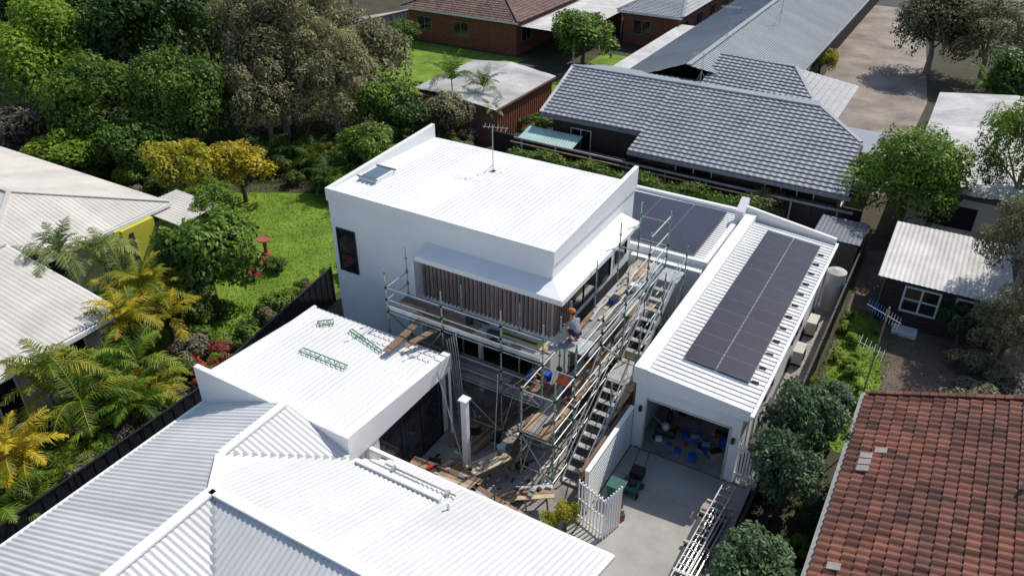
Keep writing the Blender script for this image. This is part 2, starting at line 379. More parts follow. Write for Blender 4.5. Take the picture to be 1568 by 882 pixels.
# ------------------------------------------------------------------ front house
F=E("white_corrugated_house")
k=.417
zW=lambda x:4.8-k*(-13.95-x);zN=lambda y:4.8-k*(y-8.7)
mb=MB()
RJ=(-13.95,8.7,4.8);ys=-8.
RW=(-15.35,10.1,zW(-15.35));CP_=.17;CA=.04
corr(mb,[(-19.4,ys,zW(-19.4)),(-13.95,ys,4.8),RJ,RW,(-15.35,12.66,RW[2]),(-19.4,12.66,zW(-19.4))],(1,0,.4),"near_roof",CP_,CA*.7)
ve=(-12.79,12.66,zN(12.66))
corr(mb,[RW,(-15.35,12.66,RW[2]),ve],(-1,0,.4),"near_roof",CP_,CA*.7)
corr(mb,[RJ,(-4.9,8.7,4.8),(-4.9,13.5,zN(13.5)),(-11.95,13.5,zN(13.5)),RW],(0,-1,.4),"near_roof",CP_,CA)
corr(mb,[RJ,(-4.9,8.7,4.8),(-4.9,2,4.8-k*6.7),(-7.25,2,4.8-k*6.7)],(0,1,.4),"near_roof",CP_,CA*.7)
corr(mb,[RJ,(-7.25,2,4.8-k*6.7),(-7.25,ys,4.8-k*6.7),(-13.95,ys,4.8)],(-1,0,.4),"near_roof",CP_,CA*.7)
mb.obj("roof",F)
mb=MB()
cap(mb,RJ,(-4.9,8.7,4.8),"white_trim",.3);cap(mb,RJ,(-13.95,ys,4.8),"white_trim",.3);cap(mb,RJ,RW,"white_trim",.26)
cap(mb,RW,(-15.35,12.6,RW[2]),"white_trim",.26)
mb.beam(V(RW)+V((0,0,.0)),V(ve)+V((0,0,.0)),.16,.06,"grey_roof")
mb.beam(V(RJ),V((-7.25,2,4.8-k*6.7)),.14,.06,"grey_roof")
mb.beam((-4.85,8.7,4.8),(-4.85,13.55,zN(13.55)),.16,.12,"white_trim");mb.beam((-4.85,8.7,4.8),(-4.85,2,4.8-k*6.7),.16,.12,"white_trim")
mb.obj("ridge_caps",F)
mb=MB();mb.box(-13.0,-4.85,13.5,13.63,zN(13.5)-.14,zN(13.5)-.01,"white_trim");mb.box(-19.53,-19.4,ys,12.66,zW(-19.4)-.14,zW(-19.4)-.01,"white_trim");mb.obj("gutters",F)
mb=MB();mb.box(-12.9,-5.1,9,13.1,0,zN(13.5)-.05,"white_wall");mb.box(-19.1,-13,ys+.1,12.6,0,2.4,"white_wall");mb.box(-13,-5.1,3,9,0,2,"white_wall")
win(mb,'y',13.1,-11.8,-10,0.1,2.2,2,sgn=1);win(mb,'y',13.1,-9,-7,.9,2.1,2,sgn=1);win(mb,'x',-5.1,10,12,.9,2.1,2,sgn=1)
mb.obj("walls",F)
mb=MB()
mb.beam((-12.6,12.5,zN(12.5)+.1),(-9.6,12.5,zN(12.5)+.1),.14,.12,"white_trim")
mb.tube((-11.9,12.95,3.16),(-9.4,12.95,3.16),.03,"steel");mb.tube((-12.3,12.75,3.25),(-10.5,12.75,3.25),.025,"steel")
for x in (-11.6,-9.7): mb.box(x,x+.08,12.8,13.0,3.05,3.22,"steel")
mb.tube((-9.2,12.3,3.25),(-9.2,12.3,3.6),.05,"white_trim")
mb.obj("roof_fixings",F)
# ------------------------------------------------------------------ boards and scaffold pieces on annex roof
def board(name,p,q,w,h,m,tn=.5):
    mb=MB();mb.beam(p,q,w,h,m,tn)
    d=(V(q)-V(p)).normalized()
    for s in (.08,.5,.92):
        c=V(p).lerp(V(q),s);r=d.cross(V((0,0,1)))*w*.5;mb.beam(c-r+V((0,0,h*.6)),c+r+V((0,0,h*.6)),.05,.02,m,tn*.6)
    return mb.obj(name)
T=E("staging_frames")
mb=MB()
def frame(p,q,w):
    p=V(p);q=V(q);d=(q-p).normalized();r=V((-d.y,d.x,0))*w/2
    mb.tube(p-r,q-r,.022,"green_paint");mb.tube(p+r,q+r,.022,"green_paint")
    n=5
    for i in range(n+1): c=p.lerp(q,i/n);mb.tube(c-r,c+r,.016,"steel" if i%2 else "timber")
frame((-17.6,15.6,3.52),(-15.6,15.6,3.52),.22);frame((-17.0,17.5,3.42),(-15.2,17.0,3.42),.12);frame((-18.3,17.2,3.42),(-17.9,17.6,3.40),.3)
mb.obj("frames",T)
board("timber_plank",(-14.9,16.9,3.6),(-14.7,19.4,3.98),.28,.05,"timber",.3)
board("timber_plank",(-14.5,17.5,3.62),(-13.6,19.5,3.98),.24,.05,"timber",.6)
# ------------------------------------------------------------------ scaffolding
SC=E("scaffolding")
st=MB();cp=MB();dk=MB()
rr=.026
def post(x,y,z1,z0=.02):
    st.tube((x,y,z0),(x,y,z1),rr,"steel");st.box(x-.09,x+.09,y-.09,y+.09,.02,.035,"steel")
    z=.5
    while z<z1-.1:
        cp.tube((x,y,z-.035),(x,y,z+.035),.042,"green_paint",6);z+=.5
def rail(p,q,m="steel",r=.024):
    st.tube(p,q,r,m)
    for c in (p,q): cp.box(c[0]-.04,c[0]+.04,c[1]-.04,c[1]+.04,c[2]-.035,c[2]+.035,"green_paint")
yo,yi=18.6,19.85
fx=[-16.1,-13.7,-11.3,-9.7]
for x in fx:
    post(x,yo,5.5 if x>-16 else 5.7);post(x,yi,5.1 if x>-16 else 6.0)
for a,b in zip(fx[:-1],fx[1:]):
    for z in (3.88,4.4,4.9,2.05,2.55,3.05,.3): rail((a,yo,z),(b,yo,z))
    for z in (3.88,2.05,1.0): rail((a,yi,z),(b,yi,z))
for x in fx:
    for z in (3.85,2.02,1.0): rail((x,yo,z),(x,yi,z))
rail((-16.1,yo,4.9),(-16.1,yi,4.9));rail((-16.1,yo,4.4),(-16.1,yi,4.4))
rail((-16.1,yo,.3),(-13.7,yo,3.85));rail((-13.7,yo,2.0),(-11.3,yo,.3));rail((-11.3,yo,2.05),(-9.7,yo,3.85));rail((-16.1,yo,3.9),(-16.1,yi,2.1))
rail((-13.7,yi,.2),(-11.3,yi,2.0));rail((-11.3,yo,.2),(-11.3,yi,2.0));rail((-9.7,yo,.2),(-9.7,yi,2.0));rail((-11.3,yi,.2),(-9.7,yi,2.05))
ry=[17.2,18.6,20.6,22.6,24.6,26.6];xo,xi=-8.5,-9.7
for y in ry:
    t=5.3 if y<21 else (5.9 if y<24 else 6.5)
    if y>17.5: post(xi,y,t) if y!=18.6 else None
    else: post(xi,y,4.0)
    post(xo,y,t-.1 if y>17.5 else 4.6)
for a,b in zip(ry[:-1],ry[1:]):
    for z in ((3.88,4.4,4.9,2.05,2.55,3.05,.3,1.2) if a>18 else (2.05,2.55,3.05,.3,1.2,3.88)): rail((xo,a,z),(xo,b,z))
    for z in (3.88,2.05,1.2): rail((xi,a,z),(xi,b,z))
for y in ry:
    for z in (3.85,2.02,.6): rail((xi,y,z),(xo,y,z))
rail((xo,26.6,5.9),(xi,26.6,5.9));rail((xo,24.6,5.5),(xo,26.6,5.5));rail((xi,26.6,4.9),(xo,26.6,4.9));rail((xo,24.6,6.2),(xo,26.6,6.2));rail((xi,24.6,5.6),(xi,26.6,5.6));rail((xo,22.6,5.4),(xo,24.6,5.4));rail((xo,24.6,5.5),(xi,24.6,5.5))
for i,(a,b) in enumerate(zip(ry[1:-1],ry[2:])):
    if i%2: rail((xo,a,.2),(xo,b,2.05));rail((xo,a,3.9),(xo,b,2.1))
    else: rail((xo,b,.2),(xo,a,2.05));rail((xo,b,3.9),(xo,a,2.1))
rail((xo,17.2,.2),(xi,17.2,2.0));rail((xo,17.2,3.9),(xi,17.2,2.05));rail((xi,17.2,.2),(xi,18.6,2.05));rail((xi,17.2,3.9),(xi,18.6,2.05))
# loose poles leaning / stored
for i in range(5): st.tube((-12.9+.07*i,18.3,.05),(-13.5+.1*i,18.55,3.6+.1*i),.024,"steel")
for i in range(6): st.tube((-15.8,18.9+.07*i,2.18),(-13.0,18.9+.07*i,2.18),.024,"steel")
st.tube((-13.0,17.2,3.3),(-11.4,16.4,.05),.024,"steel");st.tube((-10.9,17.4,.05),(-11.4,18.55,2.9),.024,"steel")
xs=-7.6
for y in (17.4,19.6,21.9,24.0,26.3): post(xs,y,1.3 if y<18 else (3.3 if y<21 else (4.2 if y<23 else 5.3)))
def deck(x0,x1,y0,y1,z,along,mats,w=.24):
    if along=='x':
        y=y0
        while y+w<=y1+.02:
            m=random.choice(mats);dk.box(x0,x1,y+.01,y+w-.01,z,z+.045,m,random.random());y+=w
    else:
        x=x0
        while x+w<=x1+.02:
            m=random.choice(mats);dk.box(x+.01,x+w-.01,y0,y1,z,z+.045,m,random.random());x+=w
for a,b in zip(fx[:-1],fx[1:]):
    deck(a+.02,b-.02,yo+.04,yi,3.92,'x',["alu","timber","grey_fence","steel"])
    deck(a+.02,b-.02,yo+.04,yi,2.08,'x',["steel","timber","grey_fence"])
for a,b in zip(ry[:-1],ry[1:]):
    if a>18: deck(xi+.02,xo-.02,max(a+.02,19.7),b-.02,3.92,'y',["timber","alu","pale_timber","grey_fence"])
    deck(xi+.02,xo-.02,a+.02,b-.02,2.08,'y',["steel","alu","timber","grey_fence"])
dk.box(-16.1,-9.8,yo+.03,yo+.06,3.97,4.12,"alu");dk.box(xo-.06,xo-.03,19.7,26.5,3.97,4.12,"alu")
dk.box(-11.9,-10.0,19.25,19.55,3.97,4.0,"yellow_plastic")
dk.box(-14.8,-12.6,18.95,19.45,3.97,4.03,"timber",.1)
for i in range(22):
    y=20.6+random.random()*5;x=random.uniform(-9.6,-8.8);dk.beam((x,y,4.0+.01*(i%4)),(x+random.uniform(-.2,.3),y+random.uniform(.5,1.6),4.02+.01*(i%4)),random.uniform(.05,.12),.03,random.choice(["timber","pale_timber","alu","steel"]),random.random())
for i in range(10):
    x=random.uniform(-15.6,-11);y=random.uniform(18.8,19.7);dk.beam((x,y,4.0),(x+random.uniform(.3,1.4),y+random.uniform(-.08,.08),4.01),random.uniform(.05,.12),.03,random.choice(["timber","pale_timber","alu","black_plastic"]),random.random())
for i in range(14):
    y=17.4+random.random()*8;x=random.uniform(-9.6,-8.9);dk.beam((x,y,2.16),(x+random.uniform(-.2,.3),y+random.uniform(.4,1.2),2.17),.08,.03,random.choice(["timber","pale_timber","alu","black_plastic"]),random.random())
def flight(y0,z0,y1,z1):
    n=int((z0-z1)/.21)
    for x in (xo+.1,xs-.1): st.beam((x,y0,z0),(x,y1,z1),.04,.14,"alu")
    for i in range(n+1):
        f=i/n;y=y0+(y1-y0)*f;z=z0+(z1-z0)*f;dk.box(xo+.13,xs-.13,y-.11,y+.09,z-.02,z+.02,"steel",.6)
    for x in (xo+.06,xs-.04):
        st.tube((x,y0,z0+.95),(x,y1,z1+.95),.022,"alu");st.tube((x,y0,z0+.5),(x,y1,z1+.5),.02,"alu")
flight(25.6,4.0,22.4,2.15);flight(21.2,2.1,17.8,.1)
dk.box(xo+.05,xs-.05,21.2,22.4,2.1,2.14,"steel");dk.box(xo+.05,xs-.05,25.6,26.5,3.95,4.0,"steel")
for y in (21.3,22.3): rail((xo,y,2.1),(xs,y,2.1))
rail((xs,19.6,.4),(xs,21.9,.4));rail((xs,24.0,3.9),(xs,26.3,4.9));rail((xs,21.9,3.2),(xs,24.0,4.1));rail((xs,26.3,3.9),(xs,24.0,1.0));rail((xs,21.9,.2),(xs,24.0,2.0));rail((xs,19.6,.2),(xs,21.9,2.9))
st.obj("frame",SC);cp.obj("couplers",SC);dk.obj("decks_and_stairs",SC)
# ------------------------------------------------------------------ courtyard contents
C=E("white_column");mb=MB();mb.box(-11.6,-11.4,16.5,16.7,.02,3.1,"white_trim");mb.box(-11.66,-11.34,16.44,16.76,3.1,3.16,"white_trim");mb.box(-11.66,-11.34,16.44,16.76,.02,.06,"white_trim");mb.obj("shaft",C)
mb=MB()
for i in range(9):
    mb.beam((-12.7+i*.13,17.2+random.uniform(-.2,.2),.05+.04*(i%3)),(-12.3+i*.13,20.5+random.uniform(-.3,.2),.07+.04*(i%3)),.12,.035,"timber",random.random())
mb.obj("timber_stack")
mb=MB()
for i in range(6): mb.beam((-10.6+i*.1,14.7,.1+.03*i),(-9.3+i*.13,17.0,.12+.03*i),.14,.035,random.choice(["timber","pale_timber"]),random.random())
mb.obj("timber_stack")
mb=MB()
for i in range(8): mb.beam((-12.9+i*.12,14.2,.06+.04*(i%3)),(-12.2+i*.12,16.6,.08+.04*(i%3)),.11,.035,random.choice(["timber","pale_timber"]),random.random())
mb.obj("timber_stack")
mb=MB()
for i in range(7): mb.beam((-10.4+.1*i,17.3,.06+.035*(i%2)),(-11.0+.12*i,20.2,.07+.035*(i%2)),.1,.03,random.choice(["timber","pale_timber","timber"]),random.random())
mb.obj("timber_stack")
mb=MB()
for i in range(190):
    x=random.uniform(-12.9,-8.6);y=random.uniform(13.8,20.4);a=random.uniform(0,3.14);l=random.uniform(.06,.5)*random.random()+.04
    mb.beam((x,y,.04),(x+l*math.cos(a),y+l*math.sin(a),.05),random.uniform(.03,.12),.03,random.choice(["pale_timber","timber","white_trim","black_plastic","alu","timber","grey_fence","court_concrete"]),random.random())
mb.obj("building_offcuts")
def bench(x,y,L,ang,name="work_bench"):
    mb=MB();c=math.cos(ang);s=math.sin(ang)
    def P(u,v,z): return (x+u*c-v*s,y+u*s+v*c,z)
    for k in range(3): mb.beam(P(-L/2,-.2+k*.2,.78),P(L/2,-.2+k*.2,.78),.18,.04,random.choice(["pale_timber","timber","alu"]),random.random())
    for u in (-L/2+.25,L/2-.25):
        for v in (-.25,.25): mb.beam(P(u,v*.7,.76),P(u+.05,v*1.4,.02),.05,.05,"timber")
    for i in range(9):
        u=random.uniform(-L/2,L/2);v=random.uniform(-.2,.2);z=.81;w=random.uniform(.04,.14)
        mb.beam(P(u-w,v,z+.04),P(u+w,v+random.uniform(-.1,.1),z+.04),random.uniform(.04,.14),random.uniform(.03,.10),random.choice(["red_plastic","black_plastic","alu","black_plastic","white_trim","grey_fence","pale_timber","timber"]))
    mb.obj(name)
bench(-11.6,15.4,2.6,.1);bench(-9.4,15.1,2.2,-.15);bench(-8.6,16.2,1.2,.6);bench(-10.6,16.6,1.5,1.1)
def toolbox(x,y,z,m,a=.0,s=.85):
    mb=MB();mb.box(-.25*s,.25*s,-.14*s,.14*s,0,.2*s,m);mb.box(-.26*s,.26*s,-.15*s,.15*s,.2*s,.25*s,"black_plastic");mb.beam((-.12*s,0,.31*s),(.12*s,0,.31*s),.03,.03,"black_plastic");mb.box(-.13*s,-.1*s,-.01,.01,.25*s,.3*s,"black_plastic");mb.box(.1*s,.13*s,-.01,.01,.25*s,.3*s,"black_plastic")
    o=mb.obj("tool_box",bevel=.012);o.location=(x,y,z);o.rotation_euler=(0,0,a)
def bucket(x,y,z,m):
    mb=MB();mb.tube((0,0,0),(0,0,.28),.12,m,14,.15);mb.torus((0,0,.28),.15,.012,m,16,5);o=mb.obj("bucket",smooth=False);o.location=(x,y,z)
for a in [(-12.6,16.2,.02,"red_plastic",.3),(-9.9,17.6,.02,"black_plastic",1),(-12.2,18.2,.02,"black_plastic",.4),(-6.1,17.2,.02,"red_plastic",.6),(-6.3,17.55,.02,"orange_plastic",1.2),(-9.9,14.3,.02,"black_plastic",.2),(-9.2,23.2,3.97,"blue_plastic",1.5),(-11.9,19.1,3.97,"black_plastic",.1),(-9.3,21.6,2.13,"orange_plastic",.1),(-5.9,23.4,.03,"blue_plastic",.5),(-4.4,22.6,.03,"red_plastic",0),(-6.4,25,.03,"orange_plastic",.3),(-4.3,21.6,.03,"yellow_plastic",.8)]: toolbox(*a)
for a in [(-10.9,17.9,.02,"white_trim"),(-11.3,18.3,.02,"black_plastic"),(-12.9,15.2,.02,"white_trim"),(-5.3,24.8,.03,"white_trim"),(-4.2,22.2,.03,"blue_plastic"),(-4.9,20.9,.03,"blue_plastic"),(-8.9,24.3,3.97,"white_trim"),(-13.0,19.3,3.97,"black_plastic"),(-10.2,20.0,2.13,"blue_plastic")]: bucket(*a)
W=E("lawn_mower");mb=MB();mb.box(-6.5,-5.95,18.25,18.85,.14,.3,"teal_plastic");mb.ball((-6.2,18.6,.36),.17,"black_plastic",1,1,.7)
for x in (-6.55,-5.92):
    for y in (18.3,18.8): mb.tube((x,y,.12),(x+.05,y,.12),.11,"rubber",12)
mb.tube((-6.45,18.8,.25),(-6.4,19.6,.95),.015,"black_plastic");mb.tube((-6.0,18.8,.25),(-6.05,19.6,.95),.015,"black_plastic");mb.tube((-6.4,19.6,.95),(-6.05,19.6,.95),.018,"black_plastic")
mb.box(-6.42,-6.0,18.88,19.3,.2,.5,"black_plastic");mb.obj("body",W)
mb=MB();mb.hexa([(-6.7,17.75,.02),(-6.3,17.75,.02),(-6.3,18.1,.02),(-6.7,18.1,.02)],[(-6.76,17.7,.7),(-6.24,17.7,.7),(-6.24,18.16,.7),(-6.76,18.16,.7)],"teal_plastic");mb.box(-6.79,-6.21,17.67,18.19,.7,.75,"teal_plastic");mb.tube((-6.7,18.1,.1),(-6.3,18.1,.1),.08,"rubber",10);mb.obj("wheelie_bin",bevel=.015)
mb=MB()
for i in range(4): mb.torus((-5.35+.03*i,22.1-.03*i,.06+.045*i),.33-.02*i,.03,"blue_plastic")
mb.tube((-5.1,21.85,.06),(-4.4,21.3,.05),.028,"blue_plastic");mb.obj("garden_hose")
B=E("air_compressor");mb=MB();mb.tube((-6.5,21.5,.35),(-5.8,21.5,.35),.17,"black_plastic",14);mb.ball((-6.15,21.5,.6),.16,"alu");mb.tube((-6.45,21.3,.1),(-6.45,21.35,.1),.1,"rubber",12);mb.tube((-6.45,21.65,.1),(-6.45,21.7,.1),.1,"rubber",12);mb.box(-5.9,-5.85,21.4,21.6,.03,.25,"steel");mb.tube((-6.2,21.5,.6),(-6.7,21.5,.9),.015,"steel");mb.obj("body",B)
Bk=E("motorbike");mb=MB()
for y in (22.3,23.5): mb.torus((-6.3,y,.32),.26,.06,"rubber",20,6,'x');mb.tube((-6.33,y,.32),(-6.27,y,.32),.08,"alu")
mb.beam((-6.3,22.6,.45),(-6.3,23.3,.55),.18,.3,"alu");mb.beam((-6.3,22.7,.75),(-6.3,23.0,.8),.2,.16,"red_plastic");mb.beam((-6.3,23.0,.78),(-6.3,23.7,.82),.2,.08,"black_plastic");mb.tube((-6.3,22.3,.32),(-6.3,22.55,.98),.03,"alu");mb.tube((-6.6,22.55,.98),(-6.0,22.55,.98),.018,"black_plastic");mb.obj("body",Bk)
mb=MB()
for i,z in enumerate((.5,1.1,1.7)):
    mb.box(-6.9,-3.75,26.4,26.95,z,z+.03,"pale_timber")
    for j in range(9):
        x=-6.8+j*.33;mb.box(x,x+random.uniform(.12,.28),26.5,26.85,z+.03,z+random.uniform(.15,.4),random.choice(["white_trim","blue_plastic","red_plastic","black_plastic","pale_timber","alu","grey_fence"]))
for x in (-6.92,-5.3,-3.75): mb.box(x,x+.05,26.4,26.97,0.03,1.95,"alu")
mb.obj("storage_shelf")
mb=MB();mb.box(-4.3,-3.8,23.2,24.6,.03,.85,"white_trim");mb.box(-4.35,-3.78,23.1,24.7,.85,.9,"pale_timber");mb.box(-4.2,-3.9,23.4,23.7,.9,1.2,"black_plastic");mb.obj("garage_cabinet")
mb=MB()
for i in range(45):
    x=random.uniform(-6.6,-4.0);y=random.uniform(21.0,25.8);s=random.uniform(.05,.2);mb.beam((x,y,.03+s/2),(x+s*1.4,y+random.uniform(-.1,.1),.03+s/2),s,s,random.choice(["black_plastic","white_trim","grey_fence","blue_plastic","pale_timber","red_plastic","alu","black_plastic"]))
mb.obj("garage_clutter")
Wl=E("white_slat_fence");mb=MB()
for i in range(12): mb.box(-7.1,-7.06,16.9,20.45,.1+i*.145,.1+i*.145+.10,"white_trim")
for y in (16.85,18.6,20.4): mb.box(-7.18,-7.1,y,y+.08,.02,1.85,"white_trim")
mb.box(-7.2,-7.04,16.85,20.5,1.85,1.9,"white_trim")
mb.obj("slats",Wl)
Wl=E("timber_retaining_wall");mb=MB()
for i in range(8): mb.box(-7.45,-7.35,17,20.8,.02+i*.2,.02+i*.2+.19,"timber",random.random())
mb.obj("boards",Wl)
Gt=E("white_slat_gate");mb=MB()
g0=V((-7.2,16.5,.05));g1=V((-6.15,16.15,.05));d=(g1-g0)
for i in range(9):
    p=g0+d*(i/8);mb.beam(p+V((0,0,0)),p+V((0,0,1.75)),.07,.03,"white_trim")
for z in (.15,.9,1.6): mb.beam(g0+V((0,.03,z)),g1+V((0,.03,z)),.03,.06,"white_trim")
g2=V((-5.95,16.9,.05));d=g2-g1
for i in range(1,7):
    p=g1+d*(i/6);mb.beam(p,p+V((0,0,1.75)),.03,.06,"white_trim")
for z in (.15,1.6): mb.beam(g1+V((0,0,z)),g2+V((0,0,z)),.03,.06,"white_trim")
mb.obj("slats",Gt)
SG=E("side_gate");mb=MB()
for i in range(9): mb.box(-3.35+i*.1,-3.29+i*.1,20.7,20.74,.1,1.7,"white_trim")
mb.box(-3.4,-2.4,20.742,20.78,.3,.38,"white_trim");mb.box(-3.4,-2.4,20.742,20.78,1.4,1.48,"white_trim");mb.obj("slats",SG)
mb=MB()
for i in range(10):
    x=-3.7+ (i%5)*.13;z=.3+.1*(i//5);mb.tube((x,14.5+random.uniform(-.4,.3),z),(x+.25,19.3+random.uniform(-.5,.4),z+.02),.024,"steel")
for y in (15.5,17.2,18.6): mb.box(-3.9,-2.95,y,y+.1,.15,.26,"pale_timber")
mb.box(-3.85,-3.0,14.3,18.9,.02,.14,"black_plastic")
for x in (-3.7,-3.3): mb.beam((x,15.2,.62),(x+.2,19.8,.62),.04,.08,"steel")
for i in range(14): y=15.4+i*.32;x=-3.7+(y-15.2)*.043;mb.beam((x,y,.62),(x+.4,y,.62),.03,.03,"steel")
for y in (15.8,18.9): mb.box(-3.75,-2.95,y,y+.06,.44,.57,"steel")
mb.obj("scaffold_pole_stack")
mb=MB();mb.tube((-2.85,33.4,.02),(-2.85,33.4,1.95),.42,"cream_wall",24);mb.tube((-2.85,33.4,1.95),(-2.85,33.4,2.1),.42,"cream_wall",24,.15);mb.obj("water_tank")
for y in (28.6,31.0):
    mb=MB();mb.box(-3.3,-2.9,y-.4,y+.4,.15,.75,"cream_wall");mb.torus((-2.89,y,.45),.24,.02,"black_plastic",20,5,'x');mb.tube((-2.9,y,.45),(-2.885,y,.45),.22,"dark_wall",16)
    for q in (-.3,.3): mb.box(-3.3,-2.9,y+q-.04,y+q+.04,.02,.15,"black_plastic")
    mb.obj("air_conditioner_unit",bevel=.01)
for i,(x,y,m) in enumerate([(-3.0,22.0,"black_plastic"),(-2.9,22.9,"grey_fence"),(-3.0,24.2,"alu")]):
    mb=MB();mb.hexa([(x-.2,y-.22,.02),(x+.2,y-.22,.02),(x+.2,y+.22,.02),(x-.2,y+.22,.02)],[(x-.27,y-.3,.95),(x+.27,y-.3,.95),(x+.27,y+.3,.95),(x-.27,y+.3,.95)],m);mb.box(x-.29,x+.29,y-.32,y+.32,.95,1.0,"black_plastic");mb.tube((x-.2,y+.3,.1),(x+.2,y+.3,.1),.09,"rubber",10);mb.obj("wheelie_bin",bevel=.015)
# ------------------------------------------------------------------ fences & hedge
def fence(name,p,q,h,m,th=.05,posts=2.4,cap_=True):
    p=V((p[0],p[1],0));q=V((q[0],q[1],0));L=(q-p).length;mb=MB()
    n=max(1,int(L/.22));d=(q-p)/n;r=V((-d.y,d.x,0)).normalized()
    for i in range(n):
        a=p+d*i+r*(.012 if i%2 else -.012);b=p+d*(i+1)+r*(.012 if i%2 else -.012);mb.beam(a+V((0,0,h/2)),b+V((0,0,h/2)),th*.5,h,m,random.random())
    k=max(1,int(L/posts))
    for i in range(k+1):
        a=p.lerp(q,i/k);mb.box(a.x-.045,a.x+.045,a.y-.045,a.y+.045,0,h+.05,m)
    mb.beam(p+V((0,0,h)),q+V((0,0,h)),.08,.05,m);mb.obj(name)
fence("black_metal_fence",(-21.0,-4),(-21.0,13.8),1.8,"black_fence")
fence("black_metal_fence",(-21.1,13.8),(-22.6,22.5),1.8,"black_fence")
fence("black_metal_fence",(-25,40.4),(-3,40.2),1.9,"black_fence")
fence("black_metal_fence",(-2.35,20.9),(-2.35,38.5),1.5,"black_fence")
fence("black_metal_fence",(-2.6,10),(-2.4,20.6),1.2,"black_fence")
fence("grey_paling_fence",(-53,50),(-49,68),1.6,"grey_fence")
fence("grey_paling_fence",(-49,68),(-47,63),1.6,"grey_fence")
fence("grey_paling_fence",(-24.5,47.5),(-22.4,66),1.8,"grey_fence")
Pg=E("fence_rail");mb=MB()
mb.beam((-23,39.6,2.15),(-3.3,39.2,2.15),.1,.1,"grey_fence");mb.beam((-23,39.15,2.05),(-7,38.9,2.05),.07,.07,"timber")
for i in range(9): mb.box(-22.5+i*2.3,-22.42+i*2.3,39.5,39.6,0,2.12,"grey_fence")
mb.obj("rail",Pg)
mb=MB();mb.box(-4.5,-2.5,36.2,38.6,0,1.95,"dark_wall");corr(mb,[(-4.6,36.1,2.05),(-2.4,36.1,2.05),(-2.4,38.7,2.0),(-4.6,38.7,2.0)],(0,1,0),"solar_frame",.2,.02);mb.obj("garden_shed")
# ------------------------------------------------------------------ neighbour houses
N1=E("grey_tiled_house")
zt=lambda y:2.8+.243*(y-39.6)
mb=MB()
GT=dict(course=.38,w=.36,h=.035,step=.085)
tiles(mb,[(-15.6,39.6,zt(39.6)),(-3.7,39.6,zt(39.6)),(-4.2,44.3,zt(44.3)),(-7,47,zt(47)),(-15.6,47,zt(47))],(0,1,.24),"grey_tile",seed=3,**GT)
tiles(mb,[(-22.2,41.5,zt(41.5)),(-15.6,41.5,zt(41.5)),(-15.6,47,zt(47)),(-22.8,47,zt(47))],(0,1,.24),"grey_tile",seed=3,**GT)
tiles(mb,[(-22.8,47,zt(47)),(-7,47,zt(47)),(-8,51.5,zt(47)-1.1),(-22.5,51.5,zt(47)-1.1)],(0,-1,.24),"grey_tile",seed=4,**GT)
tiles(mb,[(-15,48.4,3.55),(-6.6,48.4,3.1),(-10,53.5,4.75),(-15,53.5,4.75)],(0,1,.24),"grey_tile",seed=5,**GT)
tiles(mb,[(-6.6,48.2,3.1),(-6.4,57,3.1),(-10,53.5,4.75)],(-1,0,.4),"grey_tile",seed=6,**GT)
mb.obj("tiled_roof",N1)
mb=MB();cap(mb,(-22.8,47,zt(47)+.03),(-7,47,zt(47)+.03),"grey_tile",.26,.12);cap(mb,(-7,47,zt(47)+.03),(-4.2,44.3,zt(44.3)),"grey_tile",.24,.1);cap(mb,(-15,53.5,4.8),(-10,53.5,4.8),"grey_tile",.24,.1);cap(mb,(-10,53.5,4.8),(-6.6,48.2,3.15),"grey_tile",.24,.1)
cap(mb,(-22.2,41.5,zt(41.5)+.03),(-22.8,47,zt(47)+.03),"old_roof",.2,.08)
mb.box(-15.6,-3.6,39.45,39.57,2.62,2.78,"solar_frame");mb.box(-22.2,-15.7,41.35,41.47,zt(41.5)-.2,zt(41.5)-.03,"solar_frame")
mb.obj("caps_and_gutters",N1)
mb=MB();mb.box(-15.2,-4.3,40.6,47,0,2.85,"dark_brick");mb.box(-21.8,-15.3,42.4,50,0,3.1,"dark_brick");mb.box(-15.2,-7.6,47,56,0,2.9,"dark_brick")
win(mb,'y',40.6,-13,-11,1,2.2,2,frame="white_trim");win(mb,'y',40.6,-8,-5.5,1,2.2,3,frame="white_trim");win(mb,'y',42.4,-20.5,-19.2,.9,2.3,2,frame="white_trim");win(mb,'x',-4.3,42,44,1,2.2,2,frame="white_trim",sgn=1)
mb.obj("walls",N1)
mb=MB();mb.box(-5.8,-2.6,46.6,50.4,2.5,2.58,"grey_tile")
for x in (-5.6,-2.8): mb.box(x,x+.1,46.7,46.8,0,2.5,"white_trim");mb.box(x,x+.1,50.1,50.2,0,2.5,"white_trim")
mb.obj("carport",N1)
N2=E("long_grey_house");mb=MB()
corr(mb,[(-21.4,49.5,3),(-21.4,104,3),(-16,104,4.9),(-16,51,4.9)],(1,0,.36),"grey_roof",.3,.03,'pan')
corr(mb,[(-10.6,53.5,3),(-10.6,104,3),(-16,104,4.9),(-16,50,4.9)],(-1,0,.36),"grey_roof",.3,.03,'pan')
cap(mb,(-16,50,4.93),(-16,104,4.93),"grey_roof",.35,.08);mb.box(-10.62,-10.48,53.5,104,2.8,2.96,"grey_roof");mb.obj("roof",N2)
mb=MB();mb.box(-20.8,-11.3,51,103,0,3,"dark_brick");mb.box(-23.6,-21.5,52,70,2.3,2.36,"old_roof");win(mb,'x',-11.3,58,60,1,2.2,2,sgn=1);win(mb,'x',-11.3,65,68,1,2.2,2,sgn=1);mb.obj("walls",N2)
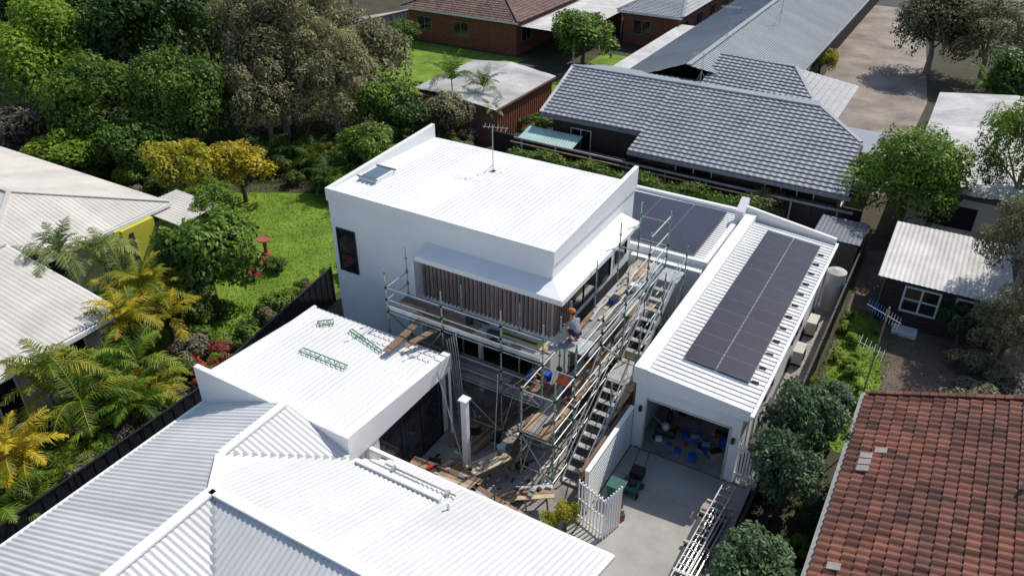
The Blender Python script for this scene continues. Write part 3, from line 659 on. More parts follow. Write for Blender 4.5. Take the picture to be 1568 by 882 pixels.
def antenna(x,y,z,h):
    mb=MB();mb.tube((x,y,z),(x,y,z+h),.02,"steel");mb.tube((x-.7,y,z+h-.1),(x+.7,y+.2,z+h-.1),.013,"steel")
    for i in range(7): mb.tube((x-.6+i*.2,y-.35,z+h-.1),(x-.6+i*.2,y+.4,z+h-.1),.009,"steel")
    for a in range(3): mb.tube((x,y,z+h*.5),(x+.7*math.cos(a*2.1),y+.7*math.sin(a*2.1),z-.05),.008,"steel")
    mb.obj("tv_antenna")
antenna(-16,58,4.9,2.2);antenna(-14.5,48,4.2,2.2);antenna(-14.2,66,4.3,2.4)
def gable_tile_house(name,x0,x1,y0,y1,ze,zr_,wall,tile,ov=.5):
    Hh=E(name);mb=MB();ym=(y0+y1)/2;hx=(y1-y0)/2
    a,b,c,d=(x0-ov,y0-ov,ze),(x1+ov,y0-ov,ze),(x1+ov,y1+ov,ze),(x0-ov,y1+ov,ze);r0=(x0+hx,ym,zr_);r1=(x1-hx,ym,zr_)
    if r0[0]>r1[0]: mx_=(r0[0]+r1[0])/2;r0=(mx_-.05,ym,zr_);r1=(mx_+.05,ym,zr_)
    tiles(mb,[a,b,r1,r0],(0,1,.4),tile);tiles(mb,[c,d,r0,r1],(0,-1,.4),tile);tiles(mb,[b,c,r1],(-1,0,.4),tile);tiles(mb,[d,a,r0],(1,0,.4),tile)
    for p,q in ((r0,r1),(a,r0),(b,r1),(c,r1),(d,r0)): cap(mb,V(p)+V((0,0,.05)),V(q)+V((0,0,.05)),tile,.24,.1)
    mb.obj("roof",Hh);mb=MB();mb.box(x0,x1,y0,y1,0,ze,wall);mb.box(x0-ov,x1+ov,y0-ov-.1,y0-ov,ze-.15,ze,"white_trim")
    n=int((x1-x0)/4)
    for i in range(n): xx=x0+1+i*4;win(mb,'y',y0,xx,xx+1.6,1,2.2,2,frame="grey_fence")
    n=int((y1-y0)/4)
    for i in range(n): yy=y0+1+i*4;win(mb,'x',x1,yy,yy+1.6,1,2.2,2,frame="grey_fence",sgn=1)
    mb.obj("walls",Hh);return Hh
b1=gable_tile_house("brick_house",-47,-35.4,61.3,73,3,5.4,"brick","brown_tile")
mb=MB();corr(mb,[(-35.6,61.5,2.55),(-29.8,61.5,2.5),(-29.8,78,2.5),(-35.6,78,2.55)],(0,1,0),"old_roof",.25,.03)
for y in (61.8,67,72): mb.box(-30.1,-29.98,y,y+.12,0,2.5,"white_trim")
mb.box(-35.4,-30,73,77,0,2.5,"brick");mb.obj("patio_cover",b1)
gable_tile_house("brick_house",-29,-23.8,70,90,3,4.4,"brick","grey_tile")
gable_tile_house("brick_house",-75,-60,78,90,3,5.6,"brick","brown_tile")
gable_tile_house("grey_house",3,14,72,84,2.8,5,"cream_wall","grey_tile")
gable_tile_house("grey_house",-1,9,108,118,2.8,5,"cream_wall","grey_tile")
SH=E("corrugated_shed");mb=MB()
corr(mb,[(-33.2,43.3,2.5),(-29.8,42.4,2.85),(-29.8,51,2.85),(-33.2,51,2.5)],(1,0,.1),"old_roof",.2,.03);corr(mb,[(-29.8,42.4,2.85),(-25.9,42.2,2.5),(-25.9,50.6,2.5),(-29.8,51,2.85)],(-1,0,.1),"old_roof",.2,.03);mb.obj("roof",SH)
mb=MB();mb.box(-33,-26.1,42.6,50.4,0,2.42,"brown_wall")
for i in range(26): mb.box(-26.1,-26.05,42.7+i*.3,42.82+i*.3,.05,2.4,"terracotta")
mb.box(-25.98,-25.86,42.2,50.6,2.36,2.48,"brown_wall");mb.obj("walls",SH)
CP=E("green_lean_to");mb=MB();corr(mb,[(-22.9,39.9,2.05),(-19.2,39.8,2.05),(-19.2,41.3,2.35),(-22.9,41.3,2.35)],(0,1,.1),"green_metal",.2,.02);mb.box(-22.8,-19.3,40.5,41.2,0,2.0,"dark_wall");mb.obj("roof",CP)
LA=E("cream_roof_house");mb=MB()
xe,xw,ya,yb,ze=-32.2,-50,12.5,22,2.95;ym=(ya+yb)/2;rh=ze+.28*(yb-ya)/2;ra=(xe-(yb-ya)/2,ym,rh);rw=(xw,ym,rh)
corr(mb,[(xe,ya,ze),(xe,yb,ze),ra],(-1,0,.3),"cream_roof",.2,.016);corr(mb,[(xe,yb,ze),(xw,yb,ze),rw,ra],(0,-1,.3),"cream_roof",.2,.016);corr(mb,[(xe,ya,ze),(xw,ya,ze),rw,ra],(0,1,.3),"cream_roof",.2,.016)
cap(mb,ra,rw,"cream_roof");cap(mb,ra,(xe,yb,ze),"cream_roof");cap(mb,ra,(xe,ya,ze),"cream_roof")
mb.obj("roof",LA);mb=MB();mb.box(xw,xe-.7,ya+.5,yb-.6,0,ze-.05,"cream_wall");mb.box(xe-.02,xe+.1,ya,yb,ze-.18,ze-.02,"white_trim")
mb.box(-32.898,-32.0,18.7,18.95,0,2.8,"yellow_wall");mb.box(-32.15,-31.9,18.95,20.7,0,2.75,"yellow_wall");mb.box(-31.898,-31.86,19.3,19.5,.3,2.5,"dark_wall");win(mb,'x',xe-.7,14,16.5,.8,2.3,3,sgn=1)
mb.obj("walls",LA);mb=MB();corr(mb,[(-33.5,20.9,2.72),(-30.4,20.9,2.6),(-30.4,23.4,2.6),(-33.5,23.4,2.72)],(1,0,0),"cream_roof",.2,.02)
for y in (21,23.2): mb.box(-30.55,-30.45,y,y+.1,0,2.6,"white_trim")
mb.obj("verandah",LA)
mb=MB()
for j in range(3):
    for i in range(2):
        x0=-38.6+i*1.1;y0=13.2+j*1.05;z0=lambda x,y:ze+.28*(y-ya)+.08
        panel(mb,x0,x0+1.05,y0,y0+1.0,z0)
mb.obj("solar_panels",LA)
LB=E("white_cottage");mb=MB()
corr(mb,[(-26,-2,3.0),(-26,14.5,3.0),(-33,14.5,3.9),(-33,-2,3.9)],(-1,0,.12),"cream_roof",.2,.016);corr(mb,[(-33,-2,3.9),(-33,14.5,3.9),(-41,14.5,3.0),(-41,-2,3.0)],(1,0,.12),"cream_roof",.2,.016)
cap(mb,(-33,-2,3.93),(-33,14.5,3.93),"cream_roof",.3);mb.box(-26,-25.88,-2,14.55,2.8,2.97,"white_trim");mb.beam((-26,14.52,2.9),(-33,14.52,3.8),.05,.2,"white_trim");mb.obj("roof",LB)
mb=MB();mb.box(-40,-26.8,-1,13.9,0,2.95,"cream_wall");win(mb,'x',-26.8,11.6,13.2,1,2.2,2,frame="white_trim",sgn=1);win(mb,'x',-26.8,8,10.4,.3,2.2,3,frame="white_trim",sgn=1);win(mb,'x',-26.8,4,6,1,2.2,2,frame="white_trim",sgn=1)
mb.obj("walls",LB)
RS=E("dark_timber_cabin");mb=MB();corr(mb,[(-1.2,33.0,2.45),(4.0,33.0,2.45),(3.4,37.6,3.0),(-1.2,37.6,3.0)],(0,1,.1),"old_roof",.2,.02);mb.obj("roof",RS)
mb=MB();mb.box(-.9,3.8,33.5,37.3,0,2.5,"dark_wall")
for i in range(11): mb.box(-.93,3.83,33.47,33.5,.22*i,.22*i+.2,"dark_wall")
win(mb,'y',33.47,.0,1.3,.9,2.0,2,frame="white_trim",fw=.08,rows=2);win(mb,'y',33.47,2.0,3.3,.9,2.0,2,frame="white_trim",fw=.08,rows=2)
win(mb,'x',-.9,34,34.9,.2,2.1,2,frame="white_trim",fw=.08,rows=4);win(mb,'x',-.9,35.6,36.6,1,2.1,2,frame="white_trim",fw=.06,rows=3)
mb.box(-.1,.9,32.7,33.4,0,.15,"white_trim");mb.obj("walls",RS)
WR=E("weathered_roof_house");mb=MB();corr(mb,[(-1.5,42.5,2.7),(2.6,42.0,3.2),(2.9,60,3.2),(-1.6,60,2.7)],(1,0,.1),"old_roof",.3,.035);corr(mb,[(2.6,42,3.2),(9,42,2.6),(9,60,2.6),(2.9,60,3.2)],(-1,0,.1),"old_roof",.3,.035);mb.obj("roof",WR)
mb=MB();mb.box(-1.2,8.6,42.8,59.6,0,2.55,"cream_wall");win(mb,'y',42.8,0,2,1,2.1,2);mb.obj("walls",WR)
RT=E("red_tiled_house");mb=MB();zz=lambda x:3.0+.36*(x+.2)
tiles(mb,[(-.2,4,zz(-.2)),(-.2,23.7,zz(-.2)),(7,23.7,zz(7)),(7,4,zz(7))],(1,0,.36),"red_tile",.34,.27,.06,.06,9)
tiles(mb,[(7,4,zz(7)),(7,23.7,zz(7)),(14,23.7,3),(14,4,3)],(-1,0,.36),"red_tile",.34,.27,.06,.06,10)
mb.obj("tiled_roof",RT);mb=MB()
for i in range(30):
    x=-.15+i*.24
    mb.hexa([(x,23.6,zz(x)-.1),(x+.22,23.6,zz(x+.22)-.1),(x+.22,23.78,zz(x+.22)-.1),(x,23.78,zz(x)-.1)],[(x,23.6,zz(x)+.13),(x+.22,23.6,zz(x+.22)+.13),(x+.22,23.78,zz(x+.22)+.13),(x,23.78,zz(x)+.13)],"red_tile",random.random())
mb.box(-.38,-.24,4,23.8,2.82,2.97,"grey_fence")
for (x,y,a) in ((.12,20.2,0),(.12,19.9,0),(.46,20.5,0),(.12,19.6,0),(.12,15.6,0)):
    mb.hexa([(x,y,zz(x)+.07),(x+.32,y,zz(x+.32)+.07),(x+.32,y+.25,zz(x+.32)+.07),(x,y+.25,zz(x)+.07)],[(x,y,zz(x)+.125),(x+.32,y,zz(x+.32)+.125),(x+.32,y+.25,zz(x+.32)+.125),(x,y+.25,zz(x)+.125)],"pale_tile")
mb.tube((4.0,19.5,zz(4)),(4.0,19.5,zz(4)+.5),.06,"pale_tile",10);mb.obj("verge_and_gutter",RT)
mb=MB();mb.box(.3,13.5,4.5,23.2,0,2.95,"dark_brick");win(mb,'x',.3,18,20,1,2.2,2,sgn=-1);mb.obj("walls",RT)
AN=E("tall_tv_antenna");mb=MB()
mb.tube((-.35,23.9,0),(-.3,23.9,6.3),.028,"timber")
mb.tube((-.95,23.75,6.3),(.15,23.95,5.8),.012,"steel")
for i in range(12): x=-.92+i*.09;z=6.28-i*.041;mb.tube((x,23.65,z-.10),(x+.03,24.0,z+.13),.006,"blue_plastic" if i<6 else "steel")
mb.tube((-.9,23.7,4.9),(.0,24.0,4.5),.012,"steel")
for i in range(6): x=-.85+i*.15;z=4.88-i*.067;mb.tube((x,23.6,z-.08),(x+.03,24.05,z+.10),.007,"steel")
mb.obj("mast",AN)
BB=E("terracotta_bird_bath");mb=MB();mb.tube((-28.5,24.1,0),(-28.5,24.1,.15),.28,"terracotta",16,.2);mb.tube((-28.5,24.1,.15),(-28.5,24.1,.75),.1,"terracotta",12);mb.tube((-28.5,24.1,.75),(-28.5,24.1,.9),.15,"terracotta",18,.36);mb.torus((-28.5,24.1,.9),.34,.03,"terracotta");mb.obj("bowl",BB)
mb=MB();mb.torus((-28.0,23.2,.25),.36,.04,"terracotta");mb.tube((-28,23.2,0),(-28,23.2,.25),.3,"terracotta",18,.36);mb.obj("planter_pot")
# ------------------------------------------------------------------ cars
def car(x,y,rz,m):
    c=E("parked_car");mb=MB()
    prof=[(-2.2,.35),(-2.25,.7),(-2.1,.95),(-1.3,1.0),(1.0,.98),(2.0,.85),(2.25,.6),(2.2,.35)]
    n=len(prof);vs=[(px,-.88,pz) for px,pz in prof]+[(px,.88,pz) for px,pz in prof]
    mb.add(vs,[(i,(i+1)%n,n+(i+1)%n,n+i) for i in range(n)]+[tuple(range(n)),tuple(range(2*n-1,n-1,-1))],m)
    o1=mb.obj("body",c,bevel=.06)
    mb=MB();mb.hexa([(-1.9,-.8,.98),(1.1,-.8,.98),(1.1,.8,.98),(-1.9,.8,.98)],[(-1.4,-.62,1.42),(.35,-.62,1.42),(.35,.62,1.42),(-1.4,.62,1.42)],"glass");mb.hexa([(-1.42,-.64,1.4),(.37,-.64,1.4),(.37,.64,1.4),(-1.42,.64,1.4)],[(-1.35,-.58,1.46),(.3,-.58,1.46),(.3,.58,1.46),(-1.35,.58,1.46)],m)
    mb.box(-.55,-.47,-.815,.815,.98,1.2,m)
    for wx in (-1.35,1.4):
        for wy in (-.9,.72): mb.tube((wx,wy,.33),(wx,wy+.18,.33),.33,"rubber",16);mb.tube((wx,wy-.01 if wy<0 else wy+.17,.33),(wx,wy+.01 if wy<0 else wy+.19,.33),.19,"alu",12)
    mb.box(2.2,2.27,-.8,-.5,.6,.75,"white_trim");mb.box(2.2,2.27,.5,.8,.6,.75,"white_trim");mb.box(-2.28,-2.2,-.8,-.5,.7,.85,"red_plastic");mb.box(-2.28,-2.2,.5,.8,.7,.85,"red_plastic")
    mb.obj("cabin",c);c.location=(x,y,.02);c.rotation_euler=(0,0,rz)
car(-4.2,51.8,1.5,"car_dark");car(-12.6,95.5,1.6,"car_white");car(.2,99.5,.1,"car_dark");car(2.5,101.5,.1,"car_white");car(-42,101,0,"car_white")
# ------------------------------------------------------------------ vegetation
def leaf_mesh(name,C,Nn,T,size,aspect=.5):
    n=len(C);nn=Nn/np.linalg.norm(Nn,axis=1,keepdims=True);r=rng.normal(size=(n,3));a=np.cross(nn,r);a/=np.linalg.norm(a,axis=1,keepdims=True);b=np.cross(nn,a)
    s=(size*rng.uniform(.6,1.35,n))[:,None]
    vs=np.stack([C-a*s,C-b*s*aspect+nn*s*.12,C+a*s,C+b*s*aspect+nn*s*.12],1).reshape(-1,3)
    me=bpy.data.meshes.new(name);me.vertices.add(4*n);me.vertices.foreach_set("co",vs.ravel().astype(np.float32))
    me.loops.add(4*n);me.loops.foreach_set("vertex_index",np.arange(4*n,dtype=np.int32));me.polygons.add(n);me.polygons.foreach_set("loop_start",np.arange(0,4*n,4,dtype=np.int32));me.polygons.foreach_set("loop_total",np.full(n,4,dtype=np.int32))
    at=me.attributes.new("tint",'FLOAT','FACE');at.data.foreach_set("value",T.astype(np.float32));me.update(calc_edges=True);me.materials.append(M["leaf_mid"]);return me
def crown(name,nc,nl,size,rmin=.2,rmax=.36,spread=.72,flat=.85,asp=.5):
    d=rng.normal(size=(nc,3));d/=np.linalg.norm(d,axis=1,keepdims=True);d[:,2]=np.where(d[:,2]<-.35,-d[:,2],d[:,2])
    rad=spread*rng.uniform(.35,1.12,nc)**.6;cc=d*rad[:,None];cc[:,2]*=flat;cr=rng.uniform(rmin,rmax,nc);ct=rng.uniform(-.22,.22,nc)
    w=cr**2;idx=rng.choice(nc,nl,p=w/w.sum());e=rng.normal(size=(nl,3));e/=np.linalg.norm(e,axis=1,keepdims=True);e[:,2]=np.where(rng.random(nl)<.45,np.abs(e[:,2]),e[:,2])
    rr=cr[idx]*rng.uniform(.55,1.1,nl)**.5;P=cc[idx]+e*rr[:,None]
    Nn=e*.8+np.array([0,0,.55])+rng.normal(size=(nl,3))*.45
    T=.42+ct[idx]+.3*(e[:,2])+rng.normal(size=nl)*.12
    return leaf_mesh(name,P,Nn,T,size,asp)
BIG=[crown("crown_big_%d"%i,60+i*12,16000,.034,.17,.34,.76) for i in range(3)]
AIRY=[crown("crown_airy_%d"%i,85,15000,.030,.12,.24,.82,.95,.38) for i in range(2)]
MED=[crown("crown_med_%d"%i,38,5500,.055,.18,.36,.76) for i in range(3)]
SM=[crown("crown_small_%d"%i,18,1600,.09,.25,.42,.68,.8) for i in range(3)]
def plant(name,x,y,zc,r,m,kind,sz=1.0,bark="bark"):
    o=E(name);o.location=(x,y,0)
    c=bpy.data.objects.new("crown",random.choice(kind));COL.objects.link(c);c.parent=o;c.location=(0,0,zc);c.scale=(r*random.uniform(.88,1.1),r*random.uniform(.88,1.1),r*sz);c.rotation_euler=(0,0,random.uniform(0,6.28))
    c.material_slots[0].link='OBJECT';c.material_slots[0].material=M[m]
    mb=MB();tr=.035*r+.03
    top=V((random.uniform(-.1,.1)*r,random.uniform(-.1,.1)*r,zc+.1*r))
    pts=[V((0,0,0)),V((random.uniform(-.1,.1),random.uniform(-.1,.1),zc*.45)),top]
    mb.tube(pts[0],pts[1],tr*1.5,bark,8,tr*1.1);mb.tube(pts[1],pts[2],tr*1.1,bark,8,tr*.5)
    for i in range(6 if r>1.3 else 3):
        a=random.uniform(0,6.28);e=V((math.cos(a)*r*.6,math.sin(a)*r*.6,zc+random.uniform(-.1,.5)*r));b=pts[1].lerp(top,random.uniform(0,.6));mb.tube(b,e,tr*.55,bark,6,tr*.15)
    mb.obj("trunk",o);return o
T_=[("gum_tree",-52,29,5,4.3,"leaf_bright",BIG,1.1),("fig_tree",-47.3,34,6,4.9,"leaf_dark",BIG,1.1),("fig_tree",-45,27.5,3.6,3.4,"leaf_mid",BIG,1.1),("fig_tree",-41,30.5,3.6,3.4,"leaf_mid",BIG,1.2),
("gum_tree",-40,38.5,6,4.8,"leaf_olive",AIRY,1.15),("gum_tree",-39,36.6,4.6,3.8,"leaf_olive",BIG,1.1),("gum_tree",-35.2,37.5,4.4,3.4,"leaf_olive",AIRY,1.1),("gum_tree",-37.8,34.0,3.6,2.9,"leaf_olive",BIG,1.1),("gum_tree",-36.5,41.5,4.5,3.4,"leaf_olive",BIG,1.1),
("shrub_tree",-49,24.5,2.2,2.6,"leaf_grey",MED,.9),("shrub_tree",-31.8,38.5,2.9,2.2,"leaf_bright",MED,1),("garden_tree",-44.1,24.2,2,2.3,"leaf_bright",MED,.8),("garden_tree",-41.3,26.8,2,2.4,"leaf_dark",MED,1),
("garden_tree",-35.4,25.2,2.5,2.1,"leaf_gold",MED,1.1),("croton_bush",-34,28,2.2,1.8,"leaf_yellow",MED,1.0),("croton_bush",-36.3,26.2,3.0,1.0,"leaf_yellow",MED,.8),
("garden_tree",-26.9,19.4,2.4,2.5,"leaf_mid",MED,1.2),("garden_tree",-28.8,19.9,1.5,1.6,"leaf_mid",MED,1),("garden_tree",-26.3,17.6,1.4,1.5,"leaf_dark",MED,1),("garden_tree",-31,23.6,2,1.5,"leaf_mid",MED,1),("garden_tree",-32.5,24.6,1.8,1.5,"leaf_bright",MED,1),
("garden_tree",-29.6,33.8,2,1.9,"leaf_mid",MED,1),("garden_tree",-30.3,38,2.4,1.8,"leaf_dark",MED,1.1),("shrub_tree",-28.6,40.5,2.2,2.0,"leaf_olive",MED,.9),
("gum_tree",-56,36,6,5,"leaf_mid",BIG,1.1),("gum_tree",-60,27,4.5,4.6,"leaf_mid",BIG,1),("gum_tree",-54,44,5.5,5,"leaf_dark",BIG,1.1),("gum_tree",-46,43,5,4.3,"leaf_mid",BIG,1.1),("gum_tree",-64,38,6,5.5,"leaf_mid",BIG,1),("gum_tree",-66,52,6,5.5,"leaf_dark",BIG,1),("gum_tree",-49,49,4,3.3,"leaf_olive",BIG,1),
("fig_tree",-1.3,41.8,3.3,2.9,"leaf_mid",BIG,1.15),("gum_tree",-3.4,74,3.4,4.4,"leaf_olive",BIG,1),("gum_tree",.6,73,3.5,3.8,"leaf_olive",AIRY,1),("gum_tree",3.4,44.0,5,2.7,"leaf_bright",AIRY,1.3),("gum_tree",3.9,34.4,4.6,2.2,"leaf_olive",AIRY,1.3),("gum_tree",5.6,38.4,5,2.6,"leaf_mid",AIRY,1.3),
("shrub_tree",3.9,32.0,2.2,1.7,"leaf_olive",AIRY,1),("vine_bush",2.4,32.9,1.3,1.1,"leaf_blue",MED,.9),("lilly_pilly_tree",-1.75,21.7,2.7,1.45,"leaf_blue",MED,1.2),("lilly_pilly_tree",-1.7,19.6,2.3,1.35,"leaf_blue",MED,1.2),("lilly_pilly_tree",-1.2,24.0,1.9,1.0,"leaf_blue",MED,1.1),("lilly_pilly_tree",-1.6,15.3,2.2,1.3,"leaf_blue",MED,1.2),
("round_tree",-29.0,61.5,2.5,2.9,"leaf_mid",MED,.9),("garden_tree",-11,69,1.2,1.4,"leaf_gold",MED,1),("gum_tree",3,64,3,3,"leaf_dark",MED,1),("gum_tree",6,66,3.4,3.2,"leaf_mid",MED,1),("shrub_tree",-7.7,39.4,1.4,1.2,"leaf_olive",MED,1),
("garden_tree",-44,56.5,2.0,1.6,"leaf_mid",MED,.8),("gum_tree",-58,66,4,3.5,"leaf_dark",BIG,1),("gum_tree",12,55,5,4.5,"leaf_dark",BIG,1),("gum_tree",10,100,5,4.5,"leaf_dark",BIG,1),("gum_tree",-30,108,5,5,"leaf_dark",BIG,1),("gum_tree",-75,60,6,6,"leaf_dark",BIG,1),("gum_tree",-85,48,6,6,"leaf_mid",BIG,1)]
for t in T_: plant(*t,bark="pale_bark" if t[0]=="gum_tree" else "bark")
def shrubs(L,name="shrub"):
    for x,y,z,r,m in L: plant(name,x,y,z,r,m,SM if r<1.0 else MED,.85)
L=[]
for i in range(64):
    y=random.uniform(2,21);xr=-21.6-random.uniform(0,2.6) if y<16 else random.uniform(-25.5,-22.6);r=random.uniform(.45,.9)
    L.append((xr,y,r*.75,r,random.choice(["leaf_mid","leaf_dark","leaf_olive","leaf_bright","leaf_grey","leaf_mid","leaf_red"])))
for i in range(60):
    x=random.uniform(-38,-22.5);y=random.uniform(31,36) if x<-24 else random.uniform(28,38);r=random.uniform(.5,1.25)
    L.append((x,y,r*.7,r,random.choice(["leaf_mid","leaf_dark","leaf_bright","leaf_mid","leaf_mid","leaf_gold"])))
for i in range(26):
    x=random.uniform(-48,-37);y=random.uniform(23,31);r=random.uniform(.6,1.4);L.append((x,y,r*.7,r,random.choice(["leaf_mid","leaf_dark","leaf_grey","leaf_dark"])))
for i in range(14):
    L.append((random.uniform(-27.5,-24.6),random.uniform(15.5,19),.5,random.uniform(.4,.7),random.choice(["leaf_mid","leaf_bright","leaf_dark"])) if i<5 else (random.uniform(-31,-22),random.uniform(38,44),.8,random.uniform(.6,1.1),random.choice(["leaf_dark","leaf_mid","leaf_grey","leaf_olive"])))
for i in range(22): L.append((random.uniform(-24.6,-22.8),random.uniform(19,30),.35,random.uniform(.25,.6),random.choice(["leaf_red","leaf_mid","leaf_bright","leaf_dark"])))
for i in range(12): L.append((random.uniform(-30,-26.5),random.uniform(21.5,23.5),.4,random.uniform(.3,.6),random.choice(["leaf_red","leaf_mid","leaf_bright","leaf_dark"])))
for i in range(14): L.append((random.uniform(-2.1,-.6),random.uniform(24.5,33),.25,random.uniform(.2,.45),random.choice(["leaf_bright","leaf_mid"])))
for i in range(12): L.append((random.uniform(-2.1,-.5),random.uniform(15,21),.4,random.uniform(.35,.6),random.choice(["leaf_blue","leaf_mid"])))
for i in range(16): L.append((random.uniform(2.6,5.5),random.uniform(26,31.5),.5,random.uniform(.5,1.0),random.choice(["leaf_grey","leaf_grey","leaf_olive"])))
for i in range(16): L.append((random.uniform(-54,-47),random.uniform(49,60.5),.6,random.uniform(.6,1.2),random.choice(["leaf_dark","leaf_mid","leaf_dark"])) if i%2 else (random.uniform(-28.5,-23.4),random.uniform(44,52),.6,random.uniform(.5,.9),"leaf_mid"))
for i in range(14): L.append((random.uniform(-2.4,0),random.uniform(45,68),.6,random.uniform(.6,1.2),random.choice(["leaf_dark","leaf_mid","leaf_bright"])))
shrubs(L)
plant("yellow_croton_plant",-7.35,15.9,.8,.5,"leaf_gold",SM,1.1);plant("yellow_croton_plant",-7.7,15.5,.7,.4,"leaf_gold",SM,1.1)
n=26000;hx=rng.uniform(-22.5,-7.6,n);hy=38.4+rng.uniform(-.55,.45,n);hz=rng.uniform(.1,1.95,n);f=rng.random(n)
hz=np.where(f<.35,1.85+.18*np.sin(hx*2.1)+rng.normal(size=n)*.09,hz);hy=np.where(f>.6,37.85+rng.normal(size=n)*.08+.1*np.sin(hx*1.7),hy)
Nn=np.stack([rng.normal(size=n)*.5,np.where(f>.6,-1,0)+rng.normal(size=n)*.4,np.full(n,.8)],1)
me=leaf_mesh("hedge",np.stack([hx,hy,hz],1),Nn,.45+rng.normal(size=n)*.2,.09);me.materials[0]=M["leaf_mid"];o=bpy.data.objects.new("hedge",me);COL.objects.link(o)
mb=MB();mb.box(-22.5,-7.6,38.1,38.7,0,1.6,"soil");mb.obj("hedge_core",o)
def cover(name,x0,x1,y0,y1,n,size,m,h=.08):
    P=np.stack([rng.uniform(x0,x1,n),rng.uniform(y0,y1,n),rng.uniform(.01,h,n)],1);Nn=rng.normal(size=(n,3))*.6+np.array([0,0,.5])
    me=leaf_mesh(name,P,Nn,.5+rng.normal(size=n)*.25,size,.3);me.materials[0]=M[m];o=bpy.data.objects.new(name,me);COL.objects.link(o)
cover("ground_cover_foliage",-27,-21.2,2,20,8000,.11,"leaf_mid",.3);cover("ground_cover_foliage",-50,-22,31,41,14000,.14,"leaf_dark",.4);cover("leaf_litter",-2,8,24.3,41,7000,.05,"leaf_grey",.05)
cover("grass",-36,-23.5,18,30.5,14000,.06,"leaf_bright",.05);cover("ground_cover_foliage",-2.2,.2,24,34,2500,.07,"leaf_bright",.15);cover("ground_cover_foliage",-50,-36.5,22.5,31,7000,.13,"leaf_dark",.4)
cover("ground_cover_foliage",-62,-50,40,62,6000,.2,"leaf_mid",.5);cover("ground_cover_foliage",-48,-33,41,50,7000,.16,"leaf_mid",.5)
# palms
def palm_mesh(name,nst,nf,L,wd=.03):
    mb=MB()
    for s in range(nst):
        bx,by=(random.uniform(-.8,.8),random.uniform(-.8,.8)) if nst>1 else (0,0);hz=random.uniform(-.9,.5);lean=V((bx*.3,by*.3,0))
        mb.tube((bx,by,-2.4),(bx+lean.x,by+lean.y,hz),.05,"bark",7,.04)
        for k in range(nf):
            az=k*2.399+random.uniform(-.3,.3);el=random.uniform(.45,1.35);p=V((bx,by,hz))+lean;l=L*random.uniform(.7,1.15);d=V((math.cos(az)*math.cos(el),math.sin(az)*math.cos(el),math.sin(el)));n=22;tn=random.choice([random.uniform(-.1,.3),random.uniform(.5,1.1)])
            for i in range(n):
                q=p+d*(l/n);side=d.cross(V((0,0,1)));side=side.normalized() if side.length>1e-3 else V((1,0,0));upv=side.cross(d)
                f=i/n;ll=.36*L/2*math.sin(math.pi*min(1,f*.85+.12))*random.uniform(.75,1.2)
                for sg in (-1,1):
                    dz=random.uniform(.1,.55);tip=p+side*sg*ll+d*ll*random.uniform(.5,.9)-V((0,0,ll*dz));w=d*wd
                    if i>1: mb.add([p-w,p+w,p.lerp(tip,.6)+w*.8+V((0,0,.04*ll)),tip,p.lerp(tip,.6)-w*.8+V((0,0,.04*ll))],[(0,1,2,3,4)],"leaf_gold",min(1,max(0,tn+random.uniform(-.2,.2))))
                mb.beam(p,q,.022,.016,"leaf_gold",.9)
                p=q;d=(d+V((0,0,-.075-.03*f))).normalized()
    o=mb.obj(name);me=o.data;bpy.data.objects.remove(o);return me
PAL=[palm_mesh("palm_a",4,9,2.0),palm_mesh("palm_b",3,10,2.3),palm_mesh("palm_c",1,16,2.6),palm_mesh("palm_d",5,8,1.8)]
def palm(x,y,z,s,m,k,name="palm_tree"):
    if k==0 and random.random()<.5:k=3
    me=PAL[k];o=bpy.data.objects.new(name,me);COL.objects.link(o);o.location=(x,y,z);o.scale=(s,s,s);o.rotation_euler=(0,0,random.uniform(0,6))
    for i,sl in enumerate(o.material_slots):
        if sl.material and sl.material.name.startswith("leaf"): sl.link='OBJECT';sl.material=M[m]
for p in [(-31.4,15.4,3.4,.85,"leaf_palm",1),(-29.4,16.4,2.9,.85,"leaf_palm",1),(-27.7,16.2,2.8,.9,"leaf_gold",0),(-25.4,15.2,2.5,1.0,"leaf_yellow",0),(-26.2,17.0,2.2,.85,"leaf_gold",0),(-24.4,12.9,2.1,.95,"leaf_bright",0),(-24.2,10.4,2.4,1.0,"leaf_gold",1),(-22.9,11.4,1.5,.8,"leaf_bright",0),(-23.6,8.4,2.2,.95,"leaf_yellow",0),(-23.2,13.6,1.3,.7,"leaf_gold",1),(-22.6,6.6,1.5,.85,"leaf_mid",0),
 (-29.9,43.2,4.2,.9,"leaf_mid",2),(-28.2,44.5,3.5,.7,"leaf_mid",2),(-26.5,42.8,2.4,.5,"leaf_palm",2),(-30.5,31.5,1.2,.8,"leaf_mid",2),(-33.2,33,1.2,.8,"leaf_dark",2),(-28.2,30.6,.9,.6,"leaf_bright",2),(-35.8,31.5,1.6,.9,"leaf_dark",2),(-27.2,36,1.2,.9,"leaf_mid",2),(1.2,66,2.3,1.0,"leaf_mid",2),(3.6,61,2.4,1.0,"leaf_mid",2),(-22.4,9.2,1.0,.6,"leaf_bright",2),(-22.2,7.6,1.0,.6,"leaf_mid",2)]: palm(*p)
